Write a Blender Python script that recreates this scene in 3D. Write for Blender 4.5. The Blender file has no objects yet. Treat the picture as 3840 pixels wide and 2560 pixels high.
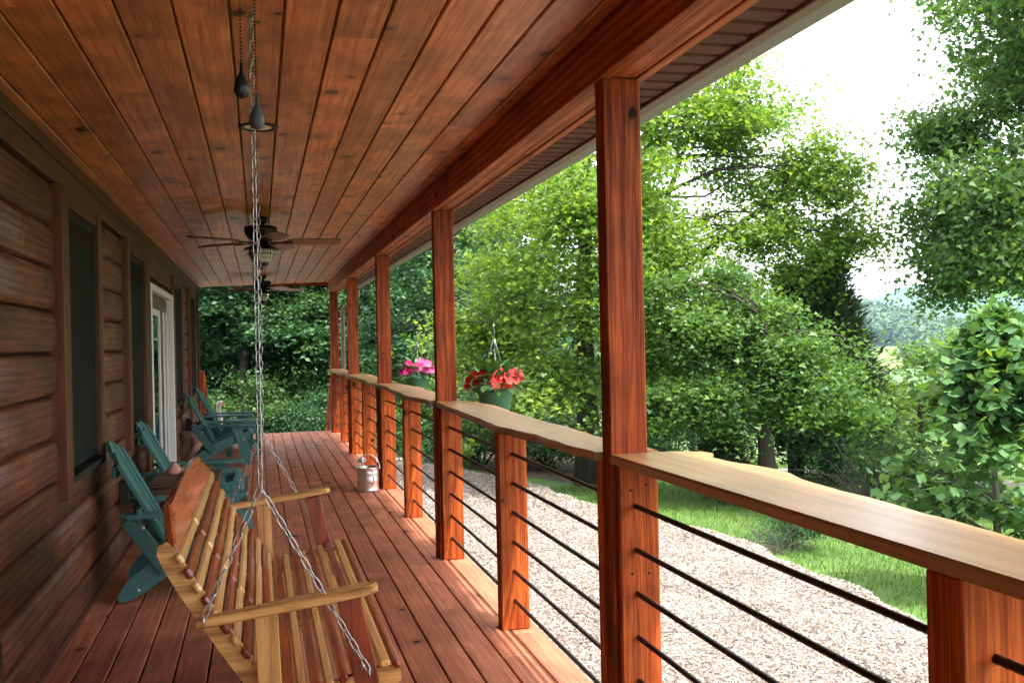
import bpy, math, random
import numpy as np
from mathutils import Vector, Matrix, Euler
rnd = random.Random(7)
R = math.radians
PI = math.pi
sc = bpy.context.scene

# ------------------------------------------------------------------ camera
cam = bpy.data.cameras.new('camera')
cam.lens = 33.82; cam.sensor_width = 36.0; cam.clip_start = 0.05; cam.clip_end = 6000
camo = bpy.data.objects.new('camera', cam)
sc.collection.objects.link(camo)
yaw, pitch, roll = R(14.715), R(-0.006), R(-1.251)
f_ = Vector((math.sin(yaw)*math.cos(pitch), math.cos(yaw)*math.cos(pitch), math.sin(pitch)))
r_ = Vector((math.cos(yaw), -math.sin(yaw), 0)); u_ = r_.cross(f_)
r2 = r_*math.cos(roll) + u_*math.sin(roll); u2 = u_*math.cos(roll) - r_*math.sin(roll)
M = Matrix((r2, u2, -f_)).transposed().to_4x4(); M.translation = (0, 0, 1.375)
camo.matrix_world = M
sc.camera = camo

# ------------------------------------------------------------------ world and sun
SUN_EL, SUN_AZ = R(65), R(150)      # azimuth measured from +Y (porch direction) towards +X
w = bpy.data.worlds.new('World'); sc.world = w; w.use_nodes = True
nt = w.node_tree; nt.nodes.clear()
sky = nt.nodes.new('ShaderNodeTexSky'); sky.sky_type = 'NISHITA'; sky.sun_disc = False
sky.sun_elevation = SUN_EL; sky.sun_rotation = SUN_AZ
sky.air_density = 1.0; sky.dust_density = 6.0; sky.ozone_density = 1.0
veil = nt.nodes.new('ShaderNodeMix'); veil.data_type = 'RGBA'; veil.inputs[0].default_value = 0.62
veil.inputs[7].default_value = (9.8, 9.7, 9.6, 1)          # thin even white cloud over the whole sky
bg = nt.nodes.new('ShaderNodeBackground'); bg.inputs[1].default_value = 0.15
wo = nt.nodes.new('ShaderNodeOutputWorld')
nt.links.new(sky.outputs[0], veil.inputs[6]); nt.links.new(veil.outputs[2], bg.inputs[0]); nt.links.new(bg.outputs[0], wo.inputs[0])
sl = bpy.data.lights.new('sun', 'SUN'); sl.energy = 2.3; sl.angle = R(2.0); sl.color = (1, 0.95, 0.87)
so = bpy.data.objects.new('sun', sl); sc.collection.objects.link(so)
sd = Vector((math.sin(SUN_AZ)*math.cos(SUN_EL), math.cos(SUN_AZ)*math.cos(SUN_EL), math.sin(SUN_EL)))
so.rotation_euler = sd.to_track_quat('Z', 'Y').to_euler()
so.location = (20, -20, 40)
vs = sc.view_settings
vs.view_transform = 'Standard'; vs.look = 'None'; vs.exposure = 1.95; vs.gamma = 1.0; vs.use_curve_mapping = False
sc.render.engine = 'CYCLES'
sc.cycles.use_denoising = True
sc.cycles.use_adaptive_sampling = True; sc.cycles.adaptive_threshold = 0.03
sc.cycles.max_bounces = 7; sc.cycles.diffuse_bounces = 4; sc.cycles.glossy_bounces = 3
sc.cycles.transparent_max_bounces = 8; sc.cycles.transmission_bounces = 4; sc.cycles.volume_bounces = 0
sc.cycles.caustics_reflective = False; sc.cycles.caustics_refractive = False
C = sc.collection

# ------------------------------------------------------------------ mesh helpers
class MB:
    """collects shapes; build() links them as one mesh object"""
    def __init__(s): s.v = []; s.f = []; s.sm = []
    def add(s, vs, fs, smooth=False):
        o = len(s.v); s.v += [tuple(p) for p in vs]
        for q in fs: s.f.append(tuple(o+i for i in q)); s.sm.append(smooth)
        return s
    def box(s, x0, x1, y0, y1, z0, z1):
        vs = [(x0,y0,z0),(x1,y0,z0),(x1,y1,z0),(x0,y1,z0),(x0,y0,z1),(x1,y0,z1),(x1,y1,z1),(x0,y1,z1)]
        return s.add(vs, [(0,3,2,1),(4,5,6,7),(0,1,5,4),(1,2,6,5),(2,3,7,6),(3,0,4,7)])
    def cbox(s, x0, x1, y0, y1, z0, z1, b=0.003, M=None):
        """box with chamfered edges"""
        c = Vector(((x0+x1)/2, (y0+y1)/2, (z0+z1)/2)); h = Vector(((x1-x0)/2, (y1-y0)/2, (z1-z0)/2))
        b = min(b, h.x*.9, h.y*.9, h.z*.9); vs = []; ix = {}
        for sx in (-1,1):
            for sy in (-1,1):
                for sz in (-1,1):
                    for a in range(3):
                        p = [sx*(h.x-(b if a != 0 else 0)), sy*(h.y-(b if a != 1 else 0)), sz*(h.z-(b if a != 2 else 0))]
                        ix[(sx,sy,sz,a)] = len(vs); vs.append(c+Vector(p))
        fs = []
        for a in range(3):
            u, w_ = (a+1)%3, (a+2)%3
            for sg in (-1,1):
                q = []
                for (su, sw) in ((-1,-1),(1,-1),(1,1),(-1,1)):
                    k = [0,0,0]; k[a] = sg; k[u] = su; k[w_] = sw; q.append(ix[tuple(k)+(a,)])
                fs.append(q if sg > 0 else q[::-1])
        for a in range(3):                      # edges along axis a
            u, w_ = (a+1)%3, (a+2)%3
            for su in (-1,1):
                for sw in (-1,1):
                    k0 = [0,0,0]; k0[a] = -1; k0[u] = su; k0[w_] = sw; k1 = list(k0); k1[a] = 1
                    q = [ix[tuple(k0)+(u,)], ix[tuple(k1)+(u,)], ix[tuple(k1)+(w_,)], ix[tuple(k0)+(w_,)]]
                    fs.append(q if su*sw < 0 else q[::-1])
        for sx in (-1,1):
            for sy in (-1,1):
                for sz in (-1,1):
                    q = [ix[(sx,sy,sz,0)], ix[(sx,sy,sz,1)], ix[(sx,sy,sz,2)]]
                    fs.append(q if sx*sy*sz > 0 else q[::-1])
        if M is not None: vs = [M @ v for v in vs]
        return s.add(vs, fs)
    def bar(s, p, q, wx, wy, up=(0,0,1), b=0.003):
        """chamfered board from p to q; wx across, wy along 'up'"""
        p = Vector(p); q = Vector(q); d = q-p; L = d.length; d.normalize()
        u = Vector(up); sx = d.cross(u)
        if sx.length < 1e-4: sx = d.cross(Vector((1,0,0)))
        sx.normalize(); u = sx.cross(d)
        Mx = Matrix((sx, d, u)).transposed().to_4x4(); Mx.translation = p
        return s.cbox(-wx/2, wx/2, 0, L, -wy/2, wy/2, b, Mx)
    def prism(s, poly, a0, a1, axis='Y', smooth=False):
        """extrude a 2D polygon; axis Y: poly is (x,z); Z: (x,y); X: (y,z)"""
        n = len(poly)
        def P(p, a):
            return (p[0],a,p[1]) if axis == 'Y' else ((p[0],p[1],a) if axis == 'Z' else (a,p[0],p[1]))
        vs = [P(p,a0) for p in poly]+[P(p,a1) for p in poly]
        area = sum(poly[i][0]*poly[(i+1)%n][1]-poly[(i+1)%n][0]*poly[i][1] for i in range(n))
        fl = (area > 0) != (axis == 'Y')
        fs = [tuple(range(n))[::-1], tuple(range(n,2*n))] + [(i,(i+1)%n,n+(i+1)%n,n+i) for i in range(n)]
        if not fl: fs = [q[::-1] for q in fs]
        s.add(vs, fs[:2]); o = len(s.v)-2*n
        for q in fs[2:]: s.f.append(tuple(o+i for i in q)); s.sm.append(smooth)
        return s
    def tube(s, pts, rad, n=8, caps=True, smooth=True, closed=False):
        pts = [Vector(p) for p in pts]; m = len(pts)
        if not hasattr(rad, '__len__'): rad = [rad]*m
        vs = []; prev = None
        for i, p in enumerate(pts):
            if closed: t = pts[(i+1)%m]-pts[i-1]
            else: t = pts[min(i+1,m-1)]-pts[max(i-1,0)]
            t.normalize()
            if prev is None:
                a = Vector((0,0,1)) if abs(t.z) < .9 else Vector((1,0,0))
                u = t.cross(a).normalized()
            else:
                u = prev - t*prev.dot(t); u.normalize()
            prev = u; w_ = t.cross(u)
            for k in range(n):
                an = 2*PI*k/n; vs.append(p+(u*math.cos(an)+w_*math.sin(an))*rad[i])
        fs = []
        for i in range(m if closed else m-1):
            j = (i+1)%m
            for k in range(n): fs.append((i*n+k, i*n+(k+1)%n, j*n+(k+1)%n, j*n+k))
        s.add(vs, fs, smooth)
        if caps and not closed:
            o = len(s.v)-m*n
            s.f.append(tuple(o+k for k in range(n))[::-1]); s.sm.append(False)
            s.f.append(tuple(o+(m-1)*n+k for k in range(n))); s.sm.append(False)
        return s
    def lathe(s, prof, c=(0,0,0), n=24, smooth=True, M=None):
        vs = []; fs = []; m = len(prof)
        for (r, z) in prof:
            for k in range(n):
                a = 2*PI*k/n; vs.append(Vector((c[0]+r*math.cos(a), c[1]+r*math.sin(a), c[2]+z)))
        for i in range(m-1):
            for k in range(n): fs.append((i*n+k, i*n+(k+1)%n, (i+1)*n+(k+1)%n, (i+1)*n+k))
        if M is not None: vs = [M @ v for v in vs]
        return s.add(vs, fs, smooth)
    def ball(s, c, r, n=10, m=7, sc_=(1,1,1)):
        pr = [(max(1e-4, r*math.sin(PI*i/m)), -r*math.cos(PI*i/m)) for i in range(m+1)]
        Mx = Matrix.Translation(c) @ Matrix.Diagonal((*sc_, 1))
        return s.lathe(pr, n=n, M=Mx)
    def mesh(s, name):
        me = bpy.data.meshes.new(name); me.from_pydata(s.v, [], s.f)
        me.polygons.foreach_set('use_smooth', s.sm); me.update(); return me
    def build(s, name, mat, parent=None):
        me = s.mesh(name); me.materials.append(mat)
        return link(name, me, parent)
def link(name, me, parent=None):
    o = bpy.data.objects.new(name, me); C.objects.link(o)
    if parent is not None: o.parent = parent
    return o
def tag(o, label=None, cat=None, group=None, kind=None):
    if label: o['label'] = label
    if cat: o['category'] = cat
    if group: o['group'] = group
    if kind: o['kind'] = kind
    return o
def empty(name, loc, label=None, cat=None, group=None, rz=0):
    o = bpy.data.objects.new(name, None); C.objects.link(o); o.location = loc; o.rotation_euler.z = rz
    o.empty_display_size = .1
    return tag(o, label, cat, group)
def copy_tree(o, parent=None):
    c = o.copy(); C.objects.link(c)
    if parent is not None: c.parent = parent
    for ch in list(o.children): copy_tree(ch, c)
    return c
def np_mesh(name, V, F, mat, smooth=False):
    """V (n,3), F (m,k) equal-sized faces, fast"""
    me = bpy.data.meshes.new(name); n = len(V); m, k = F.shape
    me.vertices.add(n); me.vertices.foreach_set('co', np.ascontiguousarray(V, dtype=np.float32).ravel())
    me.loops.add(m*k); me.loops.foreach_set('vertex_index', np.ascontiguousarray(F, dtype=np.int32).ravel())
    me.polygons.add(m); me.polygons.foreach_set('loop_start', np.arange(0, m*k, k, dtype=np.int32))
    me.polygons.foreach_set('loop_total', np.full(m, k, dtype=np.int32))
    if smooth: me.polygons.foreach_set('use_smooth', np.ones(m, dtype=bool))
    me.update(calc_edges=True); me.materials.append(mat); return me

# ------------------------------------------------------------------ materials
def newmat(name):
    m = bpy.data.materials.new(name); m.use_nodes = True
    nt = m.node_tree; b = nt.nodes['Principled BSDF']
    return m, nt, b
def N(nt, t, **kw):
    n = nt.nodes.new(t)
    for k, v in kw.items(): setattr(n, k, v)
    return n
def math_(nt, op, a, b=None, clamp=False):
    n = N(nt, 'ShaderNodeMath', operation=op); n.use_clamp = clamp
    for i, x in enumerate((a, b)):
        if x is None: continue
        if isinstance(x, (int, float)): n.inputs[i].default_value = x
        else: nt.links.new(x, n.inputs[i])
    return n.outputs[0]
def mixc(nt, fac, a, b, blend='MIX'):
    n = N(nt, 'ShaderNodeMix', data_type='RGBA', blend_type=blend)
    for i, x in ((0,fac),(6,a),(7,b)):
        if isinstance(x, (int, float)): n.inputs[i].default_value = x
        elif isinstance(x, tuple): n.inputs[i].default_value = (*x[:3], 1)
        else: nt.links.new(x, n.inputs[i])
    return n.outputs[2]
def ramp(nt, fac, stops):
    n = N(nt, 'ShaderNodeValToRGB'); e = n.color_ramp.elements
    while len(e) < len(stops): e.new(.5)
    for i, (p, c) in enumerate(stops): e[i].position = p; e[i].color = (*c, 1)
    nt.links.new(fac, n.inputs[0]); return n.outputs[0]
def mrange(nt, v, a, b, c=0., d=1.):
    n = N(nt, 'ShaderNodeMapRange'); nt.links.new(v, n.inputs[0])
    for i, x in enumerate((a,b,c,d)): n.inputs[i+1].default_value = x
    return n.outputs[0]
def scaled(nt, vec, s):
    n = N(nt, 'ShaderNodeMapping'); nt.links.new(vec, n.inputs[0]); n.inputs[3].default_value = s; return n.outputs[0]
def noise(nt, vec, scale, detail=2., rough=.5, dist=0.):
    n = N(nt, 'ShaderNodeTexNoise'); nt.links.new(vec, n.inputs['Vector'])
    n.inputs['Scale'].default_value = scale; n.inputs['Detail'].default_value = detail
    n.inputs['Roughness'].default_value = rough; n.inputs['Distortion'].default_value = dist
    return n.outputs[0]
def obj_vec(nt):
    """object coordinates shifted at random for each object"""
    tc = N(nt, 'ShaderNodeTexCoord'); oi = N(nt, 'ShaderNodeObjectInfo')
    cx = N(nt, 'ShaderNodeCombineXYZ')
    for i, k in enumerate((13.7, 29.3, 17.9)): nt.links.new(math_(nt, 'MULTIPLY', oi.outputs['Random'], k), cx.inputs[i])
    a = N(nt, 'ShaderNodeVectorMath', operation='ADD'); nt.links.new(tc.outputs['Object'], a.inputs[0]); nt.links.new(cx.outputs[0], a.inputs[1])
    return a.outputs[0], oi.outputs['Random']
def bump(nt, b, h, strength=.3, dist=.003):
    n = N(nt, 'ShaderNodeBump'); n.inputs['Strength'].default_value = strength; n.inputs['Distance'].default_value = dist
    nt.links.new(h, n.inputs['Height']); nt.links.new(n.outputs[0], b.inputs['Normal'])
def wood(name, dark, mid, light, axis='Y', fine=1.0, knots=0.6, knot_scale=1.0, rough=.5, var=.22, coat=0., coat_rough=.2, bumps=.25, knot_col=None, ringk=.3, stain=0.25, spec=.4, flat=None, con=1.0):
    m, nt, b = newmat(name); L = nt.links
    vec, rv = obj_vec(nt)
    ai = 'XYZ'.index(axis)
    def sv(cross, along):
        s = [cross]*3; s[ai] = along; return tuple(s)
    # slow wander of the grain
    wn = N(nt, 'ShaderNodeTexNoise'); L.new(scaled(nt, vec, sv(4,1.2)), wn.inputs['Vector']); wn.inputs['Scale'].default_value = 1; wn.inputs['Detail'].default_value = 1
    ws = N(nt, 'ShaderNodeVectorMath', operation='MULTIPLY_ADD'); L.new(wn.outputs['Color'], ws.inputs[0]); ws.inputs[1].default_value = (.018,.018,.018); L.new(vec, ws.inputs[2])
    gv = ws.outputs[0]
    A = noise(nt, scaled(nt, gv, sv(26*fine, .9*fine)), 1, 4, .55)
    B = mrange(nt, noise(nt, scaled(nt, gv, sv(150*fine, 3.5*fine)), 1, 2, .6), .32, .68)
    wv = N(nt, 'ShaderNodeTexWave', wave_type='RINGS', rings_direction=axis)
    L.new(scaled(nt, gv, sv(1, .05)), wv.inputs['Vector']); wv.inputs['Scale'].default_value = 13*fine; wv.inputs['Distortion'].default_value = 1.1; wv.inputs['Detail'].default_value = 1; wv.inputs['Detail Scale'].default_value = .6
    f = math_(nt, 'ADD', math_(nt, 'ADD', math_(nt, 'MULTIPLY', A, .68-ringk), math_(nt, 'MULTIPLY', B, .32)), math_(nt, 'ADD', math_(nt, 'MULTIPLY', wv.outputs['Fac'], ringk*.5), ringk*.25))
    f = math_(nt, 'ADD', math_(nt, 'MULTIPLY', math_(nt, 'SUBTRACT', f, .5), con), .5)
    col = ramp(nt, f, [(.28, dark), (.5, mid), (.74, light)])
    if stain:                                    # uneven stain
        S = noise(nt, scaled(nt, vec, sv(6, 3.2)), 1, 3, .6)
        col = mixc(nt, 1, col, mixc(nt, mrange(nt, S, .35, .7), (1-stain,)*3, (1+stain*.6,)*3), 'MULTIPLY')
    if knots > 0:
        v = N(nt, 'ShaderNodeTexVoronoi', feature='F1'); ks = list(sv(6.6*knot_scale, 5.0*knot_scale))
        if flat: ks['XYZ'.index(flat)] = 0.
        L.new(scaled(nt, vec, tuple(ks)), v.inputs['Vector']); v.inputs['Scale'].default_value = 1
        sp = N(nt, 'ShaderNodeSeparateColor'); L.new(v.outputs['Color'], sp.inputs[0])
        gate = math_(nt, 'GREATER_THAN', sp.outputs[0], 1-knots)
        sz = math_(nt, 'ADD', math_(nt, 'MULTIPLY', math_(nt, 'POWER', sp.outputs[1], 2.2), 1.5), .42)
        dd = math_(nt, 'DIVIDE', math_(nt, 'ADD', v.outputs['Distance'], math_(nt, 'MULTIPLY', math_(nt, 'SUBTRACT', noise(nt, vec, 34, 3, .6), .5), .16)), sz)
        kc = math_(nt, 'MULTIPLY', mrange(nt, dd, .125, .15, 1, 0), gate)
        kh = math_(nt, 'MULTIPLY', mrange(nt, dd, .13, .45, .55, 0), gate)
        kcol = knot_col or tuple(x*.10 for x in dark)
        col = mixc(nt, kh, col, tuple(x*.55 for x in dark)); col = mixc(nt, kc, col, kcol)
    col = mixc(nt, 1, col, mixc(nt, rv, (1-var,)*3, (1+var,)*3), 'MULTIPLY')
    L.new(col, b.inputs['Base Color'])
    L.new(mrange(nt, f, .2, .8, rough+.08, rough-.06), b.inputs['Roughness'])
    b.inputs['Specular IOR Level'].default_value = spec
    b.inputs['Coat Weight'].default_value = coat; b.inputs['Coat Roughness'].default_value = coat_rough
    bump(nt, b, f, bumps, .002)
    return m
def plain(name, col, rough=.5, metal=0., spec=.5, var=0.08, scale=8., bumps=0.1, coat=0., bscale=60.):
    m, nt, b = newmat(name); vec, rv = obj_vec(nt)
    n1 = noise(nt, vec, scale, 4, .6)
    c = mixc(nt, 1, col, mixc(nt, n1, (1-var*2,)*3, (1+var*2,)*3), 'MULTIPLY')
    nt.links.new(c, b.inputs['Base Color']); b.inputs['Metallic'].default_value = metal
    nt.links.new(mrange(nt, n1, .3, .7, max(.02, rough-.08), rough+.08), b.inputs['Roughness'])
    b.inputs['Specular IOR Level'].default_value = spec; b.inputs['Coat Weight'].default_value = coat; b.inputs['Coat Roughness'].default_value = .1
    if bumps: bump(nt, b, noise(nt, vec, bscale, 3, .6), bumps, .002)
    return m
def leafmat(name, cols, rough=.45, trans=.35, tcol=None, spec=.4, patch=.35, pscale=.8):
    """cols: three greens; each leaf takes its own"""
    m, nt, b = newmat(name); L = nt.links
    g = N(nt, 'ShaderNodeNewGeometry'); tc = N(nt, 'ShaderNodeTexCoord')
    pn = noise(nt, tc.outputs['Object'], pscale, 2)
    fac = math_(nt, 'ADD', math_(nt, 'MULTIPLY', g.outputs['Random Per Island'], 1-patch), math_(nt, 'MULTIPLY', pn, patch))
    col = ramp(nt, fac, [(.15, cols[0]), (.5, cols[1]), (.85, cols[2])])
    L.new(col, b.inputs['Base Color']); b.inputs['Roughness'].default_value = rough; b.inputs['Specular IOR Level'].default_value = spec
    t = N(nt, 'ShaderNodeBsdfTranslucent')
    L.new(mixc(nt, 1, col, tcol or (1.5, 1.35, .5), 'MULTIPLY'), t.inputs[0])
    mx = N(nt, 'ShaderNodeMixShader'); mx.inputs[0].default_value = trans
    L.new(b.outputs[0], mx.inputs[1]); L.new(t.outputs[0], mx.inputs[2])
    L.new(mx.outputs[0], nt.nodes['Material Output'].inputs[0])
    return m

MAT = {}
MAT['deck'] = wood('deck_stain', (.25,.078,.040), (.43,.150,.080), (.56,.23,.132), 'Y', knots=.2, rough=.55, var=.13, stain=.28, bumps=.3, flat='Z', con=.75, ringk=.2, spec=.3)
MAT['deck_x'] = wood('deck_stain_end', (.22,.085,.05), (.33,.13,.08), (.44,.2,.13), 'X', knots=.3, rough=.55, var=.1)
MAT['post'] = wood('post_stain', (.14,.022,.006), (.26,.044,.009), (.39,.080,.017), 'Z', fine=1.25, knots=.13, knot_scale=1.7, rough=.55, var=.12, stain=.3, ringk=.3, spec=.18, con=1.5, flat='Y', bumps=.5)
MAT['block'] = wood('rail_post_stain', (.22,.036,.007), (.38,.070,.011), (.52,.120,.020), 'Z', fine=1.25, knots=.14, knot_scale=1.8, rough=.55, var=.16, stain=.32, ringk=.25, spec=.2, con=1.45, flat='Y', bumps=.5)
MAT['beam'] = wood('beam_stain', (.21,.040,.013), (.40,.092,.03), (.58,.19,.08), 'Y', knots=.2, rough=.55, var=.1, ringk=.5, fine=.8, spec=.2)
MAT['beam_side'] = wood('beam_side_stain', (.10,.026,.009), (.16,.045,.014), (.22,.068,.022), 'Y', knots=.3, rough=.5, var=.1)
MAT['ceil'] = wood('ceiling_pine', (.40,.108,.034), (.63,.218,.078), (.76,.32,.13), 'Y', knots=.62, knot_scale=1.25, rough=.42, var=.22, coat=.35, coat_rough=.28, stain=.4, ringk=.2, bumps=.08, spec=.35, flat='Z', con=1.0)
MAT['log'] = wood('log_siding', (.062,.018,.008), (.135,.045,.018), (.21,.09,.04), 'Y', fine=.8, knots=.1, rough=.5, var=.1, stain=.4, ringk=.35, bumps=.35, con=.9)
MAT['trim'] = wood('trim_stain', (.05,.018,.008), (.085,.031,.013), (.12,.05,.021), 'Z', knots=.05, rough=.5, var=.1)
MAT['trim_edge'] = wood('trim_edge_stain', (.10,.03,.012), (.16,.045,.017), (.2,.065,.026), 'Z', knots=0, rough=.5, var=.1)
MAT['rail'] = wood('live_edge_rail', (.24,.115,.038), (.40,.215,.078), (.52,.315,.13), 'Y', fine=.8, knots=.16, rough=.36, var=.1, coat=.35, coat_rough=.22, ringk=.3, stain=.2, bumps=.12, con=.5, flat='Z')
MAT['rail_bark'] = wood('rail_live_edge', (.12,.045,.018), (.22,.09,.036), (.32,.15,.065), 'Y', knots=.2, rough=.6, var=.1, bumps=.8)
MAT['pine'] = wood('swing_pale_pine', (.46,.21,.06), (.68,.37,.125), (.80,.50,.20), 'Y', fine=1.1, knots=.04, rough=.3, var=.1, coat=.6, coat_rough=.12, ringk=.25, stain=.12)
MAT['pine_x'] = wood('swing_pine_side', (.30,.128,.036), (.55,.275,.082), (.70,.41,.15), 'X', fine=.7, knots=0, rough=.3, var=.1, coat=.6, coat_rough=.12, ringk=.5, stain=.15)
MAT['pine_z'] = wood('swing_pine_upright', (.33,.145,.042), (.56,.285,.088), (.70,.41,.15), 'Z', fine=.8, knots=.1, rough=.3, var=.1, coat=.6, coat_rough=.12, ringk=.45, stain=.15)
MAT['cedar'] = wood('swing_red_cedar', (.09,.010,.003), (.23,.030,.008), (.36,.075,.02), 'Y', fine=1.1, knots=.25, rough=.3, var=.25, coat=.45, coat_rough=.1, ringk=.25, stain=.3)
MAT['cedar_z'] = wood('swing_red_cedar_upright', (.11,.014,.005), (.22,.034,.009), (.31,.06,.016), 'Z', fine=.8, knots=.2, rough=.3, var=.1, coat=.45, coat_rough=.1, stain=.2)
MAT['crest'] = wood('swing_crest_cedar', (.26,.055,.018), (.40,.10,.034), (.50,.15,.06), 'Y', fine=.5, knots=.1, rough=.25, var=.05, coat=.8, coat_rough=.08, stain=.3)
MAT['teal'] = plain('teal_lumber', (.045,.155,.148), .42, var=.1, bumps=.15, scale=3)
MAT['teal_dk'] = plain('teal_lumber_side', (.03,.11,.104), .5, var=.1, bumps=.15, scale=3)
MAT['tabletop'] = wood('brown_table', (.045,.022,.014), (.085,.042,.026), (.12,.065,.042), 'X', knots=.15, rough=.45, var=.15)
MAT['bronze'] = plain('dark_bronze', (.016,.013,.011), .38, metal=.6, var=.1, bumps=.05)
MAT['blade'] = wood('fan_blade', (.18,.095,.075), (.25,.14,.11), (.31,.18,.145), 'X', knots=0, rough=.45, var=.05, fine=.7, stain=.1)
MAT['blade_top'] = plain('fan_blade_edge', (.02,.014,.011), .5)
MAT['chain'] = plain('zinc_chain', (.42,.43,.45), .34, metal=1., var=.1, bumps=.05)
MAT['zinc'] = plain('galvanised_steel', (.80,.82,.82), .38, metal=1., var=.12, scale=14, bumps=.03, bscale=30)
MAT['rod'] = plain('dark_rebar', (.022,.016,.014), .42, metal=.5, var=.2, bumps=.3, scale=20)
MAT['iron'] = plain('black_iron', (.012,.012,.013), .4, metal=.4, bumps=.2)
MAT['white_paint'] = plain('white_paint', (.78,.78,.77), .4, var=.03, bumps=.03)
MAT['ceramic'] = plain('white_ceramic', (.8,.79,.76), .25, var=.03, bumps=.03)
MAT['orange'] = plain('orange_paint', (.75,.25,.04), .4)
MAT['door'] = plain('olive_door', (.13,.085,.04), .45, var=.08)
MAT['screenframe'] = plain('green_window_frame', (.009,.012,.011), .6, spec=.25)
MAT['soffit'] = plain('brown_soffit', (.115,.043,.03), .6, spec=.15, var=.08, scale=5, bumps=.1)
MAT['soffit_dk'] = plain('brown_soffit_rib_shade', (.022,.011,.009), .5)  # soffit brown with the rib shadow put into the colour
MAT['gutter'] = plain('grey_gutter', (.21,.215,.21), .45, var=.04, bumps=.03)
MAT['gutter_br'] = plain('brown_gutter', (.16,.10,.075), .45, var=.06, bumps=.03)
MAT['roof'] = plain('shingle', (.08,.07,.065), .85, var=.2, bumps=.5)
MAT['joist'] = plain('joist', (.10,.05,.03), .8)
MAT['pot'] = plain('green_pot', (.028,.16,.075), .42, var=.1, bumps=.05)
MAT['soil'] = plain('soil', (.03,.02,.014), .9, bumps=.6)
MAT['black'] = plain('black_plastic', (.008,.008,.008), .45, bumps=.05)
MAT['bulb'] = plain('white_lens', (.75,.73,.68), .4, var=.02, bumps=0)
MAT['stone'] = plain('grey_weathered_wood', (.17,.155,.135), .85, var=.2, bumps=.6, scale=20)
MAT['pinkcloth'] = plain('pink_cloth', (.55,.25,.22), .8, bumps=.3)
MAT['terracotta'] = plain('terracotta', (.30,.08,.035), .7, var=.15)
def glassmat():
    m, nt, b = newmat('window_glass'); b.inputs['Base Color'].default_value = (.006,.008,.008,1); b.inputs['Roughness'].default_value = .04
    b.inputs['Specular IOR Level'].default_value = .5
    return m
MAT['glass'] = glassmat()
def screenmat():
    m, nt, b = newmat('insect_screen'); b.inputs['Base Color'].default_value = (.010,.013,.013,1); b.inputs['Roughness'].default_value = .7; b.inputs['Specular IOR Level'].default_value = .15
    t = N(nt, 'ShaderNodeBsdfTransparent'); mx = N(nt, 'ShaderNodeMixShader'); mx.inputs[0].default_value = .8
    nt.links.new(t.outputs[0], mx.inputs[1]); nt.links.new(b.outputs[0], mx.inputs[2]); nt.links.new(mx.outputs[0], nt.nodes['Material Output'].inputs[0])
    return m
MAT['screen'] = screenmat()
def lampglass():
    m, nt, b = newmat('ribbed_lamp_glass'); b.inputs['Base Color'].default_value = (.80,.76,.64,1); b.inputs['Roughness'].default_value = .12
    b.inputs['Transmission Weight'].default_value = .55; b.inputs['IOR'].default_value = 1.3
    return m
MAT['lampglass'] = lampglass()
def matmat():
    m, nt, b = newmat('woven_doormat'); vec, rv = obj_vec(nt)
    v = N(nt, 'ShaderNodeTexChecker'); nt.links.new(vec, v.inputs[0]); v.inputs['Scale'].default_value = 55
    v.inputs[1].default_value = (.10,.115,.14,1); v.inputs[2].default_value = (.03,.034,.042,1)
    nt.links.new(v.outputs[0], b.inputs['Base Color']); b.inputs['Roughness'].default_value = .9
    return m
MAT['mat'] = matmat()
def barkmat(name, c0, c1):
    m, nt, b = newmat(name); vec, rv = obj_vec(nt)
    n1 = noise(nt, scaled(nt, vec, (16,16,3.)), 1, 5, .65, .4)
    nt.links.new(ramp(nt, n1, [(.3, c0), (.7, c1)]), b.inputs['Base Color']); b.inputs['Roughness'].default_value = .9
    bump(nt, b, n1, .9, .03); return m
MAT['bark'] = barkmat('bark', (.02,.016,.012), (.07,.058,.046))
MAT['bark_pale'] = barkmat('pale_bark', (.06,.052,.042), (.19,.17,.14))
# foliage
MAT['lf_syc'] = leafmat('sycamore_leaf', [(.075,.165,.032), (.14,.26,.05), (.25,.39,.075)], trans=.55)
MAT['lf_map'] = leafmat('maple_leaf', [(.042,.11,.03), (.075,.17,.042), (.14,.26,.058)], trans=.45)
MAT['lf_for'] = leafmat('woodland_leaf', [(.020,.072,.034), (.040,.12,.05), (.078,.19,.072)], trans=.34)
MAT['lf_for2'] = leafmat('woodland_leaf_light', [(.034,.095,.036), (.062,.155,.05), (.11,.23,.07)], trans=.36)
MAT['lf_tul'] = leafmat('tulip_tree_leaf', [(.05,.135,.05), (.085,.195,.065), (.15,.28,.065)], trans=.36, rough=.5, spec=.3)
MAT['lf_tulyoung'] = leafmat('tulip_tree_young_leaf', [(.13,.24,.03), (.18,.29,.04), (.24,.33,.05)], trans=.45, rough=.38, spec=.5)
MAT['lf_big'] = leafmat('big_tree_leaf', [(.040,.105,.032), (.072,.16,.044), (.135,.24,.058)], trans=.48)
MAT['lf_ced'] = leafmat('cedar_needle', [(.026,.05,.020), (.044,.075,.028), (.065,.095,.038)], trans=.15, rough=.6)
MAT['lf_blue'] = leafmat('blue_pine_needle', [(.045,.09,.06), (.065,.12,.08), (.09,.15,.10)], trans=.15, rough=.6)
MAT['lf_shr'] = leafmat('shrub_leaf', [(.03,.085,.022), (.055,.13,.03), (.09,.18,.04)], trans=.35)
MAT['lf_bsk'] = leafmat('impatiens_leaf', [(.018,.055,.022), (.035,.095,.03), (.08,.17,.04)], trans=.2, rough=.35, spec=.45)
MAT['fl_red'] = leafmat('red_petal', [(.38,.006,.004), (.50,.010,.006), (.60,.022,.012)], trans=.25, tcol=(1.2,.9,.9), rough=.5)
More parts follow.
